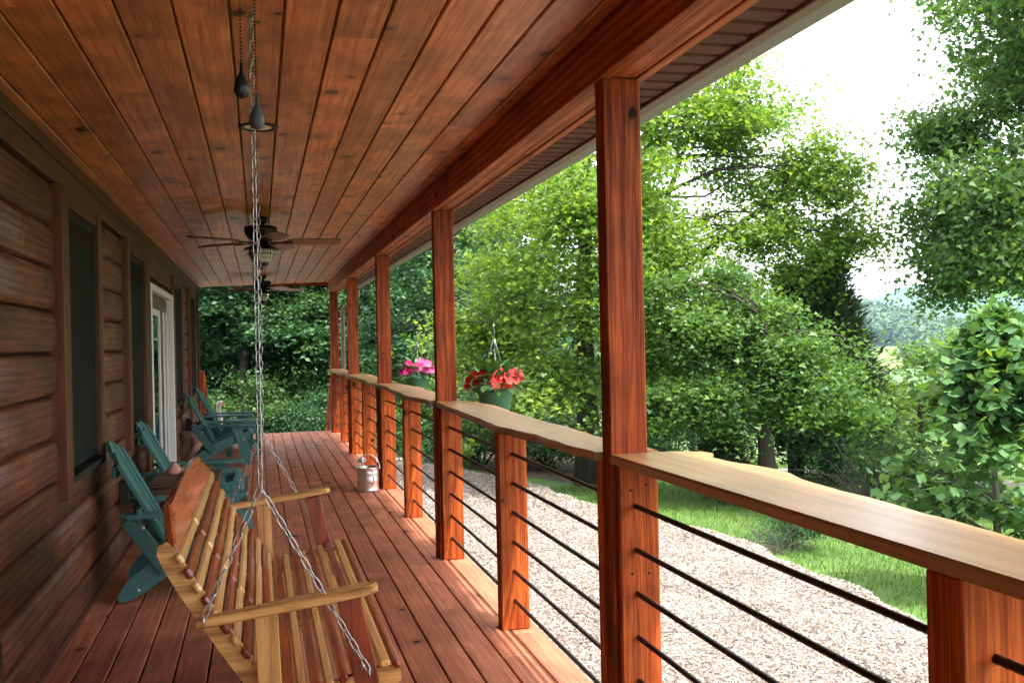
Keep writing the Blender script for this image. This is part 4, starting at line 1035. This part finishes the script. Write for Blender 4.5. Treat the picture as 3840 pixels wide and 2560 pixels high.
# ================================================================== HANGING BASKETS
def scroll(c, r0, r1, a0, a1, n=14):
    return [(c[0]+(r0+(r1-r0)*i/n)*math.cos(a0+(a1-a0)*i/n), 0, c[1]+(r0+(r1-r0)*i/n)*math.sin(a0+(a1-a0)*i/n)) for i in range(n+1)]
def make_bracket():
    t = empty('hanging_bracket', (0,0,0)); I = MAT['iron']          # origin on the post's outer face at the flat bar's foot
    m_ = MB(); m_.tube([(0,0,.0), (.15,0,.003), (.245,0,.004)], .0035, 7); m_.build('flat_bar', I, t)
    pts = [Vector((.004,0,.15)).lerp(Vector((.245,0,.012)), i/26) for i in range(27)]
    m_ = MB(); m_.tube(pts, [.0035+.0018*math.sin(i*1.5)*(1 if 4 < i < 22 else 0) for i in range(27)], 6); m_.build('twisted_bar', I, t)
    m_ = MB(); m_.tube(scroll((.018,.165), .022, .006, -2.6, 2.6), .0032, 6); m_.build('scroll', I, t)
    m_ = MB(); m_.tube(scroll((.262,.028), .024, .006, -1.9, 3.2), .0032, 6); m_.build('scroll', I, t)
    m_ = MB(); m_.tube(scroll((.258,-.018), .024, .008, 1.7, -3.4), .0032, 6); m_.build('scroll', I, t)
    m_ = MB(); m_.tube([(.004,0,.0), (.05,0,.018), (.09,0,.032), (.115,0,.05)]+scroll((.10,.065), .02, .006, -.7, 4.2), .0032, 6); m_.build('scroll', I, t)
    m_ = MB(); m_.tube(scroll((.016,-.022), .018, .006, 2.6, -2.6), .0032, 6); m_.build('scroll', I, t)
    m_ = MB(); m_.cbox(-.0005, .004, -.007, .007, -.045, .19, .001); m_.build('back_plate', I, t)
    return t
br = make_bracket(); br.location = (1.2135, PY(3)+.069, 1.503); tag(br, 'black wrought iron scroll bracket holding the red flower basket', 'bracket', 'hanging basket brackets')
b2 = copy_tree(br); b2.location = (1.2135, PY(5)+.069, 1.50); tag(b2, 'black wrought iron scroll bracket holding the pink flower basket', 'bracket', 'hanging basket brackets')
def petal_flower(rad, rng):
    """one impatiens bloom: five broad overlapping notched petals, slightly cupped, facing +Z"""
    m_ = MB()
    for k in range(5):
        a = 2*PI*k/5+rng.uniform(-.12,.12); ca, sa = math.cos(a), math.sin(a); w_ = rad*rng.uniform(.62,.72)
        pr = [(0,0,0), (.45,-.55,.06), (.85,-.62,.10), (1.02,-.3,.07), (.93,0,.04), (1.02,.3,.07), (.85,.62,.10), (.45,.55,.06)]
        vs_ = [(rad*x*ca-w_*y*sa, rad*x*sa+w_*y*ca, rad*(z+.04*k)) for x, y, z in pr]
        m_.add(vs_, [(0,1,2), (0,2,3), (0,3,4), (0,4,5), (0,5,6), (0,6,7)], True)
    return m_
def make_basket(loc, petals, label, seed, nfl, rad, nleaf, top, flspots=None):
    rg = random.Random(seed); t = empty('flower_basket', loc, label, 'flower basket', 'hanging flower baskets')
    MB().lathe([(.001,0), (.080,0), (.086,.005), (.110,.165), (.119,.168), (.121,.178), (.119,.19), (.112,.192), (.108,.175), (.001,.168)], n=28).build('pot', MAT['pot'], t)
    MB().lathe([(.107,.178), (.06,.188), (.001,.192)], n=20).build('soil', MAT['soil'], t)
    for k in range(3):
        a = .4+2*PI*k/3
        MB().tube([(.115*math.cos(a), .115*math.sin(a), .19), (.004*math.cos(a), .004*math.sin(a), .52)], .0011, 5).build('hanger_wire', MAT['chain'], t)
    MB().tube([(0,0,.515), (.003,0,.56), (-.002,0,.60), (.002,0,top)], .0025, 6).build('hook', MAT['chain'], t)
    # leaves: pointed ovals on short stalks
    for k in range(nleaf):
        a = rg.uniform(0, 2*PI); el = rg.uniform(-.35, 1.25); r0 = rg.uniform(.02,.10); L = rg.uniform(.085,.15)
        base = Vector((r0*math.cos(a), r0*math.sin(a), .20+rg.uniform(0,.06)*(1 if el > .3 else .4)))
        d = Vector((math.cos(a)*math.cos(el), math.sin(a)*math.cos(el), math.sin(el)*.8)).normalized()
        st = base+d*rg.uniform(.03,.07)*(1.4 if el < .3 else 1)
        sx = d.cross(Vector((0,0,1))); sx = sx.normalized() if sx.length > .1 else Vector((1,0,0)); up = sx.cross(d).normalized()
        m_ = MB(); vs_ = []
        for i, (f, w_, dr) in enumerate(((0,.0,0), (.2,.16,.02), (.45,.22,.02), (.7,.15,-.04), (1,0,-.16))):
            c_ = st+d*L*f+Vector((0,0,1))*L*dr
            vs_ += [c_-sx*L*w_+up*L*.06, c_-up*0, c_+sx*L*w_+up*L*.06]
        fs_ = []
        for i in range(4): fs_ += [(i*3, i*3+1, i*3+4, i*3+3), (i*3+1, i*3+2, i*3+5, i*3+4)]
        m_.add(vs_, fs_, True); m_.tube([base, st], .0018, 4, caps=False)
        m_.build('leaf', MAT['lf_bsk'], t)
    for k in range(nfl):
        if flspots and k < len(flspots): px, py, pz, fr = flspots[k]
        else:
            a = rg.uniform(0, 2*PI); e = rg.uniform(.15, 1.2); rr_ = rg.uniform(.85,1.1)
            px, py, pz = .155*rr_*math.cos(a)*math.cos(e), .155*rr_*math.sin(a)*math.cos(e), .215+.11*rr_*math.sin(e); fr = rad*rg.uniform(.8,1.1)
        p = Vector((px, py, pz)); nrm = (Vector((px, py, (pz-.19)*1.1))+Vector((-.05,-.20,.05))).normalized()
        m_ = petal_flower(fr, rg); Mx = Matrix.Translation(p) @ nrm.to_track_quat('Z', 'X').to_matrix().to_4x4()
        m_.v = [tuple(Mx @ Vector(v)) for v in m_.v]; m_.tube([p*.55+Vector((0,0,.09)), p], .0015, 4, caps=False)
        m_.build('flower', MAT[petals], t)
    return t
make_basket((1.474, PY(3)+.069, .872), 'fl_red', 'green pot of red impatiens hanging from the second post bracket', 3, 17, .040, 95, .613,
            [(.02,-.12,.29,.05), (.075,-.15,.275,.056), (.05,-.13,.235,.042), (-.145,-.05,.29,.034), (-.175,-.02,.262,.03), (-.19,-.03,.215,.03), (.155,0,.30,.038), (.17,-.02,.265,.028), (-.01,.05,.30,.035), (.035,-.02,.31,.035), (-.01,-.14,.25,.022)])
make_basket((1.468, PY(5)+.069, .868), 'fl_pink', 'green pot of bright pink impatiens hanging from the farther bracket', 9, 32, .040, 70, .618,
            [(-.16,-.08,.235,.04), (-.12,-.12,.24,.038), (-.02,-.12,.29,.042), (.08,-.12,.31,.042), (.12,-.1,.26,.045), (-.10,-.06,.32,.036), (.02,-.08,.34,.036)])

# ================================================================== TREES
def rel(ph, lat, dep, z):
    a = R(ph); return (lat*math.cos(a)+dep*math.sin(a), -lat*math.sin(a)+dep*math.cos(a), z)
def E_(ph, lat, dep, z, rl_, rd_, rz_, n): return (*rel(ph, lat, dep, z), (rl_+rd_)/2, (rl_+rd_)/2, rz_, n)
ph, d = 19.1, 13.9
make_tree('sycamore_tree', plant_at(ph, d), [rel(ph,*p) for p in ((0,0,-.05), (.0,0,1.2), (-.03,0,2.4), (.03,0,3.6), (.05,0,4.8), (.1,0,6.0))],
          [E_(ph, -.1,0,4.4, 2.0,1.9,2.1, 125), E_(ph, -1.2,-.3,2.7, 1.1,1.0,1.2, 60), E_(ph, 1.0,.2,3.2, 1.1,1.0,1.2, 45), E_(ph, -.6,-.9,1.55, .9,.8,.55, 30), E_(ph, .9,-.2,5.4, 1.3,1.2,1.0, 36), E_(ph, .1,-1.2,3.3, 1.0,.7,1.5, 66), E_(ph, .9,-.6,2.2, .9,.7,.8, 36)],
          'lf_syc', .082, LOBE5, 120, .27, 'tall light green sycamore with dark trunk, behind the middle of the railing', 11, trunk_r=(.17,.05), limbs=34, flat=.45, limb_r=.02)
ph, d = 21.6, 15.2
L1 = [rel(ph,*p) for p in ((.35,0,2.3), (.75,0,3.0), (1.3,-.1,3.55), (2.0,-.1,4.05), (2.8,0,4.5), (3.5,0,4.9))]
L2 = [rel(ph,*p) for p in ((.3,0,3.4), (.6,0,4.2), (.9,.1,5.0), (1.1,.1,5.8))]
L3 = [rel(ph,*p) for p in ((.2,0,2.0), (.9,-.2,2.3), (1.7,-.3,2.7), (2.5,-.2,3.2))]
L4 = [rel(ph,*p) for p in ((2.3,0,4.2), (2.5,0,4.6), (2.65,0,4.9), (2.9,0,5.1))]
make_tree('sycamore_tree', plant_at(ph, d), [rel(ph,*p) for p in ((-.1,0,-.05), (0,0,1.2), (.2,0,2.3), (.3,0,3.4), (.25,0,4.6), (.1,0,6.0))],
          [E_(ph, 1.9,0,5.45, .75,.7,.75, 48), E_(ph, 1.05,0,5.7, 1.1,.9,1.1, 72), E_(ph, 2.8,0,4.6, 1.0,.8,.85, 70), E_(ph, 1.9,0,4.5, .9,.8,.6, 26), E_(ph, 2.8,0,3.65, 1.05,.8,.6, 60), E_(ph, 1.7,-.1,3.3, 1.4,1.1,.9, 56), E_(ph, .4,0,2.6, 1.2,1.,1.1, 45), E_(ph, 1.55,.1,6.7, .45,.5,.5, 14), E_(ph, .2,0,4.6, 1.2,1.1,1.2, 32)],
          'lf_syc', .08, LOBE5, 92, .25, 'leaning sycamore whose pale green boughs reach right across the white sky', 12, trunk_r=(.16,.045), limbs=26, flat=.42, limb_r=.018,
          extra_limbs=((L1,.075,.02), (L2,.06,.02), (L3,.05,.015), (L4,.03,.01)))
ph, d = 29.4, 12.4
make_tree('maple_tree', plant_at(ph, d), [rel(ph,*p) for p in ((0,0,-.05), (0,0,.7), (-.05,0,1.5), (0,0,2.4))],
          [E_(ph, -.25,0,1.95, 1.25,1.05,.9, 120), E_(ph, .55,-.2,1.45, .75,.7,.75, 55), E_(ph, -.9,-.2,1.35, .7,.7,.6, 42), E_(ph, -.6,.2,2.6, .8,.8,.6, 36)],
          'lf_map', .072, LOBE5, 120, .20, 'low dark green maple with spreading boughs over the lawn, beside the log stump', 13, trunk_r=(.13,.05), limbs=40, flat=.4, limb_r=.03)
ph, d = 49.0, 15.0
make_tree('tall_tree', plant_at(ph, d), [rel(ph,*p) for p in ((0,0,-.1), (0,0,3), (.05,0,6), (0,0,9), (0,0,11.5))],
          [E_(ph, -.45,-.4,6.6, 2.2,2.0,2.1, 330), E_(ph, -.8,-.4,4.1, 2.1,2.0,1.0, 210), E_(ph, .1,-.3,9.0, 2.0,1.9,2.0, 170), E_(ph, -2.5,0,3.6, .45,.5,.6, 30), E_(ph, -2.55,0,5.6, .5,.5,.6, 24)],
          'lf_big', .088, LOBE5, 165, .27, 'tall dark green tree filling the upper right corner against white sky', 14, trunk_r=(.24,.06), limbs=50, flat=.6, limb_r=.035, hang=.6)
ph, d = 39.0, 20
make_tree('broadleaf_tree', plant_at(ph, d), [rel(ph,*p) for p in ((0,0,-.1), (.1,0,1.0), (.3,0,1.9))], [E_(ph, .3,0,1.9, 1.1,1.0,.9, 96), E_(ph, -.55,0,1.25, .65,.65,.6, 40)],
          'lf_map', .11, LOBE5, 60, .24, 'dark round-crowned tree under the boughs of the tall right hand tree', 15, trunk_r=(.12,.04), limbs=26)
ph, d = 37.6, 17.
make_tree('broadleaf_tree', plant_at(ph, d), [rel(ph,*p) for p in ((0,0,-.1), (0,0,.8), (0,0,1.5))], [E_(ph, 0,0,1.0, .95,.9,.8, 70)],
          'lf_syc', .09, LOBE5, 55, .2, 'bright green bushy tree left of the tulip sapling', 16, trunk_r=(.07,.03), limbs=18)
ph, d = 35.0, 31
make_tree('broadleaf_tree', plant_at(ph, d), [rel(ph,*p) for p in ((0,0,-.1), (0,0,1.2), (0,0,2.4))], [E_(ph, 0,0,.45, 1.5,1.4,.7, 70)],
          'lf_for2', .14, LOBE5, 50, .3, 'pale bushy tree directly below the distant meadow', 17, trunk_r=(.1,.04), limbs=18)

def conifer(name, base, h, r, leaf, label, seed, n_br=110, needle=.12, m=60, group=None, blunt=.0):
    rng = np.random.default_rng(seed); root = empty(name, base, label, 'tree', group)
    T = MB(); T.tube([(0,0,-.1), (.02,0,h*.5), (0,.02,h)], [r*.13, r*.07, .01], 8); tr = T.build('trunk', MAT['bark'], root)
    P, Dv = [], []; LB = MB()
    for k in range(n_br):
        t = rng.uniform(.03, 1)**.9; z0 = h*t; L = r*(1-t)**.75*rng.uniform(.7, 1.15)+.08; a = rng.uniform(0, 2*PI)
        dr = np.array([math.cos(a), math.sin(a), .35+.5*t]); dr /= np.linalg.norm(dr)
        tip = np.array([0, 0, z0])+dr*L
        if k % 3 == 0: LB.tube([(0,0,z0), tuple(tip)], [.012, .003], 4, caps=False)
        f = rng.uniform(.15, 1, m)[:, None]; pp = np.array([0, 0, z0])+dr*L*f+rng.normal(0, .055+.04*L, (m, 3)); P.append(pp); Dv.append(np.repeat(dr[None], m, 0))
    tag(LB.build('limbs', MAT['bark'], tr), kind='stuff')
    V, F = leaves(np.concatenate(P), needle, (NEEDLE[0]*np.array([2.2,1,1]), NEEDLE[1]), rng, .9, 0, np.concatenate(Dv)*1.1)
    tag(link('crown', np_mesh('crown', V, F, MAT[leaf]), root), kind='stuff')
    return root
conifer('cedar_tree', plant_at(32.9, 16.0), 3.55, 1.15, 'lf_ced', 'dark olive cedar standing right of the maple', 21, 260, .12, 110)
conifer('cedar_tree', plant_at(31.0, 16.2), 3.3, 1.1, 'lf_ced', 'dark cedar half hidden behind the low maple', 22, 170, .13, 80)
conifer('pine_tree', plant_at(35.2, 23.5), 1.9, 1.1, 'lf_blue', 'blue-green young pine in the dip right of the cedars', 23, 150, .17, 70)
conifer('cedar_shrub', plant_at(27.0, 12.6), .95, .5, 'lf_ced', 'small dark cedar shrub on the lawn left of the stump', 24, 90, .08, 60)

# woodland behind the porch: a few kinds of tree, copied
def forest_tree(seed, leaf, label):
    return make_tree('forest_tree', (0,0,0), [(0,0,-.2), (.05,0,2.5), (-.05,.05,5), (.05,0,7.5), (0,0,9.5)],
        [(0,0,6.4,2.3,2.3,2.6,110), (.9,.3,4.2,1.7,1.7,1.3,60), (-1.0,-.3,3.7,1.7,1.7,1.0,54), (.9,-1.2,2.9,1.2,1.1,.6,26), (-.3,.4,8.4,1.3,1.3,1.3,34)],
        leaf, .13, KITE, 100, .34, label, seed, group='woodland trees behind the porch', trunk_r=(.13,.04), limbs=40, flat=.32, limb_r=.03)
fa = forest_tree(31, 'lf_for', ''); fb_ = forest_tree(32, 'lf_for2', ''); fc = forest_tree(33, 'lf_for', '')
ft = [(-7.5,28,1.1), (-4.2,29.5,1.15), (-.8,28,1.1), (2.6,30,1.2), (5.6,28,1.1), (8.6,28.5,1.12), (11.4,25,.95), (-11,29,1.1),
      (-2.6,33,1.35), (1.0,35,1.4), (4.2,34,1.35), (7.2,33,1.3), (10.2,32,1.2), (13.2,29,.74), (16.2,27,.56), (19.,30,.56), (22.,28,.50), (25.2,29,.44), (-6,36,1.4), (-9.5,38,1.4),
      (13.8,35,.72), (17.6,37,.62), (28.,27,.36), (9.4,20.5,.7), (14.6,22,.6)]
tag(sheet('bounce_gravel', MAT['gravel'], np.linspace(-7, 3.0, 24), np.linspace(0, 1, 12), .02, 'unseen pale gravel added below the end steps to bounce light onto the ceiling',
      fn=lambda X, Y: (X, 16.9+Y*(6.6+.4*np.sin(X*1.3)))), kind='structure')  # hidden pale ground, added to bounce sun onto the far ceiling
FW = ['hidden mostly by the house corner', 'just right of the house corner', 'behind the far pair of teal chairs', 'behind the swing chains', 'right of the swing chains, beyond the deck end', 'beside the downspout post', 'left of the pink flower basket', 'farthest left behind the house',
      'above the far teal chairs', 'above the far ceiling fan', 'between the far fan and the farthest post', 'above the downspout elbow', 'above the pink flower basket', 'between the two flower baskets', 'above the red flower basket', 'behind the dark sycamore trunk', 'behind the nearest post', 'behind the leaning sycamore boughs',
      'over the house corner', 'behind the house wall', 'left of the sycamore crown', 'behind the sycamore crown', 'low behind the maple', 'low and near, left of the pink flowers', 'low, under the red flower basket bracket']
for i, (p, dd, s_) in enumerate(ft):
    src = (fa, fb_, fc)[i % 3]; o = src if i < 3 else copy_tree(src)
    o.location = plant_at(p, dd); o.scale = (s_, s_, s_*rnd.uniform(.92,1.06)); o.rotation_euler.z = rnd.uniform(0, 2*PI)
    tone = ('deep green', 'lighter green', 'blue-green')[i % 3]; rank = 'front row' if dd < 26 else 'second row' if dd < 31 else 'back row'
    tag(o, f'{tone} {rank} woodland tree {FW[i]}', 'tree', 'woodland trees behind the porch')
# understorey shrubs at the wood's edge
def shrub(seed, leaf, size=.085, m=46):
    rng = np.random.default_rng(seed); root = empty('shrub', (0,0,0))
    cent = clumps([(0,0,.75,.95,.95,.7,55), (.3,.1,1.1,.6,.6,.5,20), (-.3,-.2,.4,.9,.9,.35,20)], rng)
    LB = MB()
    for k in range(14): c_ = cent[k*5]; LB.tube(limb_path((rng.normal(0,.08), rng.normal(0,.08), -.05), c_, rng), list(np.linspace(.016,.004,6)), 5, caps=False)
    tag(LB.build('stems', MAT['bark'], root), kind='stuff')
    V, F = leaves(spray(cent, m, .2, rng, .45), size, LOBE5, rng)
    tag(link('foliage', np_mesh('foliage', V, F, MAT[leaf]), root), kind='stuff'); return root
sa, sb = shrub(41, 'lf_for', .052, 120), shrub(42, 'lf_shr', .06, 90)
sp = [(-3.6,25.5,1.3,'below the left chairs'), (.0,26,1.5,'behind the chains'), (3.2,25.2,1.2,'past the deck end'), (6.4,25,1.4,'by the last post'), (9.0,20.5,1.2,'behind the far railing'), (10.6,17.6,1.1,'under the pink flowers'),
      (12.8,16.9,1.05,'below the red flowers'), (14.6,16.2,.95,'left of the sycamore trunk'), (16.6,15.6,.8,'just left of the dark trunk'), (21.2,17.2,.9,'right of the dark trunk'), (23.6,17.5,1.0,'behind the nearest post'), (26.2,19,1.1,'behind the cedar shrub'),
      (33.8,15.6,.75,'behind the handrail, under the cedars'), (36.4,14.2,.6,'behind the handrail, near the fence'), (30.8,9.9,.34,'on the lawn by itself'),
      (-7.2,31.5,2.4,'deep in the wood at the house corner'), (-5.,33,2.5,'deep in the wood left of the goose'), (-2.8,32,2.4,'deep in the wood above the far chairs'), (-.6,33.5,2.5,'deep in the wood left of the swing chains'), (1.5,32,2.4,'deep in the wood behind the swing chains'),
      (3.7,33,2.5,'deep in the wood right of the swing chains'), (5.8,32,2.4,'deep in the wood by the farthest post'), (8.,33,2.4,'deep in the wood beside the downspout'), (10.2,31,2.1,'deep in the wood left of the pink flowers'), (12.4,30,1.8,'deep in the wood between the baskets'), (1.8,27.5,1.7,'in front of the wood, low between the swing chains')]
for i, (p, dd, s_, wh) in enumerate(sp):
    src = (sa, sb)[i % 2]; o = src if i < 2 else copy_tree(src)
    o.location = plant_at(p, dd); o.scale = (s_,)*3; o.rotation_euler.z = rnd.uniform(0, 6.28)
    tag(o, f'leafy green shrub {wh}', 'shrub', 'shrubs at the edge of the wood')

# tulip tree sapling: large leaves, the biggest as parts of their own
ph, d = 41.2, 8.4
b_ = plant_at(ph, d); rng = np.random.default_rng(51)
tul = empty('tulip_sapling', b_, 'young tulip tree with large glossy leaves at the right edge', 'tree')
T = MB(); T.tube([(0,0,-.05), (.02,0,.7), (0,.02,1.4), (.02,0,2.2)], [.035,.028,.018,.006], 8); tr = T.build('trunk', MAT['bark_pale'], tul)
LB = MB(); LP = []
for k in range(110):
    t = rng.uniform(.03, 1)**.8; z0 = .12+2.12*t; L = (.85*(1-t)**.75+.10)*rng.uniform(.7, 1.1); a = rng.uniform(0, 2*PI)
    tip = np.array([math.cos(a)*L, math.sin(a)*L, z0+.35*L]); pth = limb_path((0,0,z0), tip, rng, .05, 5); LB.tube(pth, list(np.linspace(.010,.003,5)), 5, caps=False)
    for q in range(44):
        f = rng.uniform(.25, 1.03); c_ = np.array([0,0,z0])+(tip-np.array([0,0,z0]))*f+rng.normal(0, .06, 3); LP.append((c_, a, t))
tag(LB.build('limbs', MAT['bark_pale'], tr), kind='stuff')
lv = MB(); 
for p in TULIP[0]: lv.v.append(tuple(p))
for q in TULIP[1]: lv.f.append(tuple(q)); lv.sm.append(True)
lms = []
for mm in ('lf_tul', 'lf_tulyoung'):
    me = lv.mesh('leaf'); me.materials.append(MAT[mm]); lms.append(me)
cv = Vector((-b_[0], -b_[1], 0)).normalized()
LP.sort(key=lambda q: -(q[0][0]*cv.x+q[0][1]*cv.y))
rest = []
for i, (c_, a, t) in enumerate(LP):
    if i >= 300: rest.append(c_); continue
    yv = Vector((math.cos(a)+rng.normal(0,.5), math.sin(a)+rng.normal(0,.5), rng.normal(-.25,.35))).normalized()
    up = Vector((rng.normal(0,.85), rng.normal(0,.85), 1)); xv = yv.cross(up).normalized(); zv = xv.cross(yv); s_ = rng.uniform(.055,.105)
    young = rng.random() < (.22 if t > .6 else .08)
    o = link('leaf', lms[1 if young else 0], tul)
    o.matrix_local = Matrix.Translation(c_) @ Matrix((xv, yv, zv)).transposed().to_4x4() @ Matrix.Diagonal((s_, s_, s_, 1))
V, F = leaves(np.array(rest), .085, TULIP, rng); tag(link('foliage', np_mesh('foliage', V, F, MAT['lf_tul']), tul), kind='stuff')
# small broad-leaved plant at the edge of the mulch
ph, d = 11.8, 14.9
yp = empty('young_plant', (d*math.sin(R(ph)), d*math.cos(R(ph)), -.66), 'small bright green broad-leaved plant at the edge of the mulch', 'plant')
lo = MB(); [lo.v.append(tuple(p)) for p in OVAL[0]]
for q in OVAL[1]: lo.f.append(tuple(q)); lo.sm.append(True)
lom = lo.mesh('leaf'); lom.materials.append(MAT['lf_tulyoung'])
for k in range(6):
    a = k*1.1; h_ = rng.uniform(.35,.62); tx, ty = .13*math.cos(a), .13*math.sin(a)
    MB().tube([(0,0,-.05), (tx*.6, ty*.6, h_*.6), (tx, ty, h_)], [.006,.005,.003], 5).build('stem', MAT['lf_tulyoung'], yp)
    for j in range(9):
        f = rng.uniform(.45, 1.0); b2_ = a+rng.uniform(0, 6.28); yv = Vector((math.cos(b2_), math.sin(b2_), rng.uniform(.0,.9))).normalized(); xv = yv.cross(Vector((0,0,1))).normalized(); zv = xv.cross(yv); s_ = rng.uniform(.11,.19)
        o = link('leaf', lom, yp); o.matrix_local = Matrix.Translation((tx*f, ty*f, h_*f)) @ Matrix((xv, yv, zv)).transposed().to_4x4() @ Matrix.Diagonal((s_, s_, s_, 1))
# log stump, fence, bare brush
x, y, z = plant_at(28.55, 12.7)
st = empty('log_stump', (x, y, z), 'brown log stump lying beside the maple trunk', 'stump')
m_ = MB(); m_.tube([(-.20,.03,.14), (0,0,.15), (.16,-.02,.15)], [.15,.155,.15], 14); m_.build('log_body', MAT['bark'], st)
MB().lathe([(.149,0), (.10,.003), (.001,.004)], n=14, M=Matrix.Translation((-.2005,.03,.14)) @ Matrix.Rotation(-PI/2, 4, 'Y')).build('sawn_end', MAT['tabletop'], st)
x, y, z = plant_at(37.6, 12.6)
fn = empty('rail_fence', (x, y, z), 'weathered grey rail fence half hidden behind the tulip sapling', 'fence')
for k in range(3):
    MB().cbox(.95*k-.05, .95*k+.05, -.05-.35*k, .05-.35*k, -.1, .52-.05*k, .01).build('post', MAT['stone'], fn)
MB().bar((-.1,-.07,.45), (2.2,-.85,.33), .04, .12).build('rail', MAT['stone'], fn)
for (p, dd, s_, wh) in ((34.6, 14.0, 1., 'rising above the handrail below the cedars'), (30.0, 9.6, .45, 'beside the small lawn shrub')):
    bp_ = empty('bare_brush', plant_at(p, dd), f'tangle of bare grey twigs {wh}', 'brush', 'bare brush'); m_ = MB(); r3 = np.random.default_rng(int(p*10))
    for k in range(46):
        a = r3.uniform(0, 6.28); L = r3.uniform(.5,1.1)*s_; e = r3.uniform(.3,1.3); tip = (math.cos(a)*math.cos(e)*L*1.2, math.sin(a)*math.cos(e)*L*1.2, math.sin(e)*L)
        m_.tube(limb_path((r3.normal(0,.1)*s_, r3.normal(0,.1)*s_, -.02), tip, r3, .1, 6), list(np.linspace(.006*s_,.002*s_,6)), 4, caps=False)
    tag(m_.build('twigs', MAT['bark_pale'], bp_), kind='stuff')

# woods on the far hill: one mass of crowns
n = 1500
hr_ = npr.uniform(404, 640, n); hp = npr.uniform(27, 46, n)
keep = ~((hr_ < 456) & (hp > 33.5) & (hp < 36.9)) | (npr.random(n) < .0)
hr_, hp = hr_[keep], hp[keep]; X, Y = polar(hr_, hp); Zg = gz(X, Y); n = len(X)
hh = npr.uniform(7, 14, n); wd = hh*npr.uniform(.26, .46, n); m = 90
dirs_ = npr.normal(0, 1, (n, m, 3)); dirs_ /= np.linalg.norm(dirs_, axis=2, keepdims=True)
rad_ = dirs_*npr.uniform(.7, 1.08, (n, m, 1))
P = (np.stack([X, Y, Zg+hh*.55], -1)[:, None, :]+rad_*np.stack([wd, wd, hh*.48], -1)[:, None, :]).reshape(-1, 3)
nv = dirs_.reshape(-1, 3)+npr.normal(0, .35, (n*m, 3)); nv /= np.linalg.norm(nv, axis=1, keepdims=True)      # leaf masses face outwards
ta = np.cross(nv, npr.normal(0, 1, (n*m, 3))); ta /= np.linalg.norm(ta, axis=1, keepdims=True); tb_ = np.cross(nv, ta)
sq = npr.uniform(.6, 1.3, (n*m, 1))
V = np.stack([P-ta*sq, P+tb_*sq*.7, P+ta*sq, P-tb_*sq*.7], 1).reshape(-1, 3); F = np.arange(n*m*4).reshape(-1, 4)
tag(link('hill_forest', np_mesh('hill_forest', V, F, MAT['hillwood'])), 'hazy green woods covering the far hill', 'forest', kind='stuff')

# ------------------------------------------------------------------ haze
hz = MB(); hz.box(-1750, 1750, -1750, 1750, -20, 90)
hm = bpy.data.materials.new('haze'); hm.use_nodes = True; ht = hm.node_tree; ht.nodes.clear()
pv = ht.nodes.new('ShaderNodeVolumePrincipled'); pv.inputs['Color'].default_value = (.45,.68,1,1); pv.inputs['Density'].default_value = .00028; pv.inputs['Anisotropy'].default_value = .2
ho = ht.nodes.new('ShaderNodeOutputMaterial'); ht.links.new(pv.outputs[0], ho.inputs['Volume'])
tag(hz.build('haze', hm), 'thin blue summer haze filling the valley air', 'haze', kind='stuff')
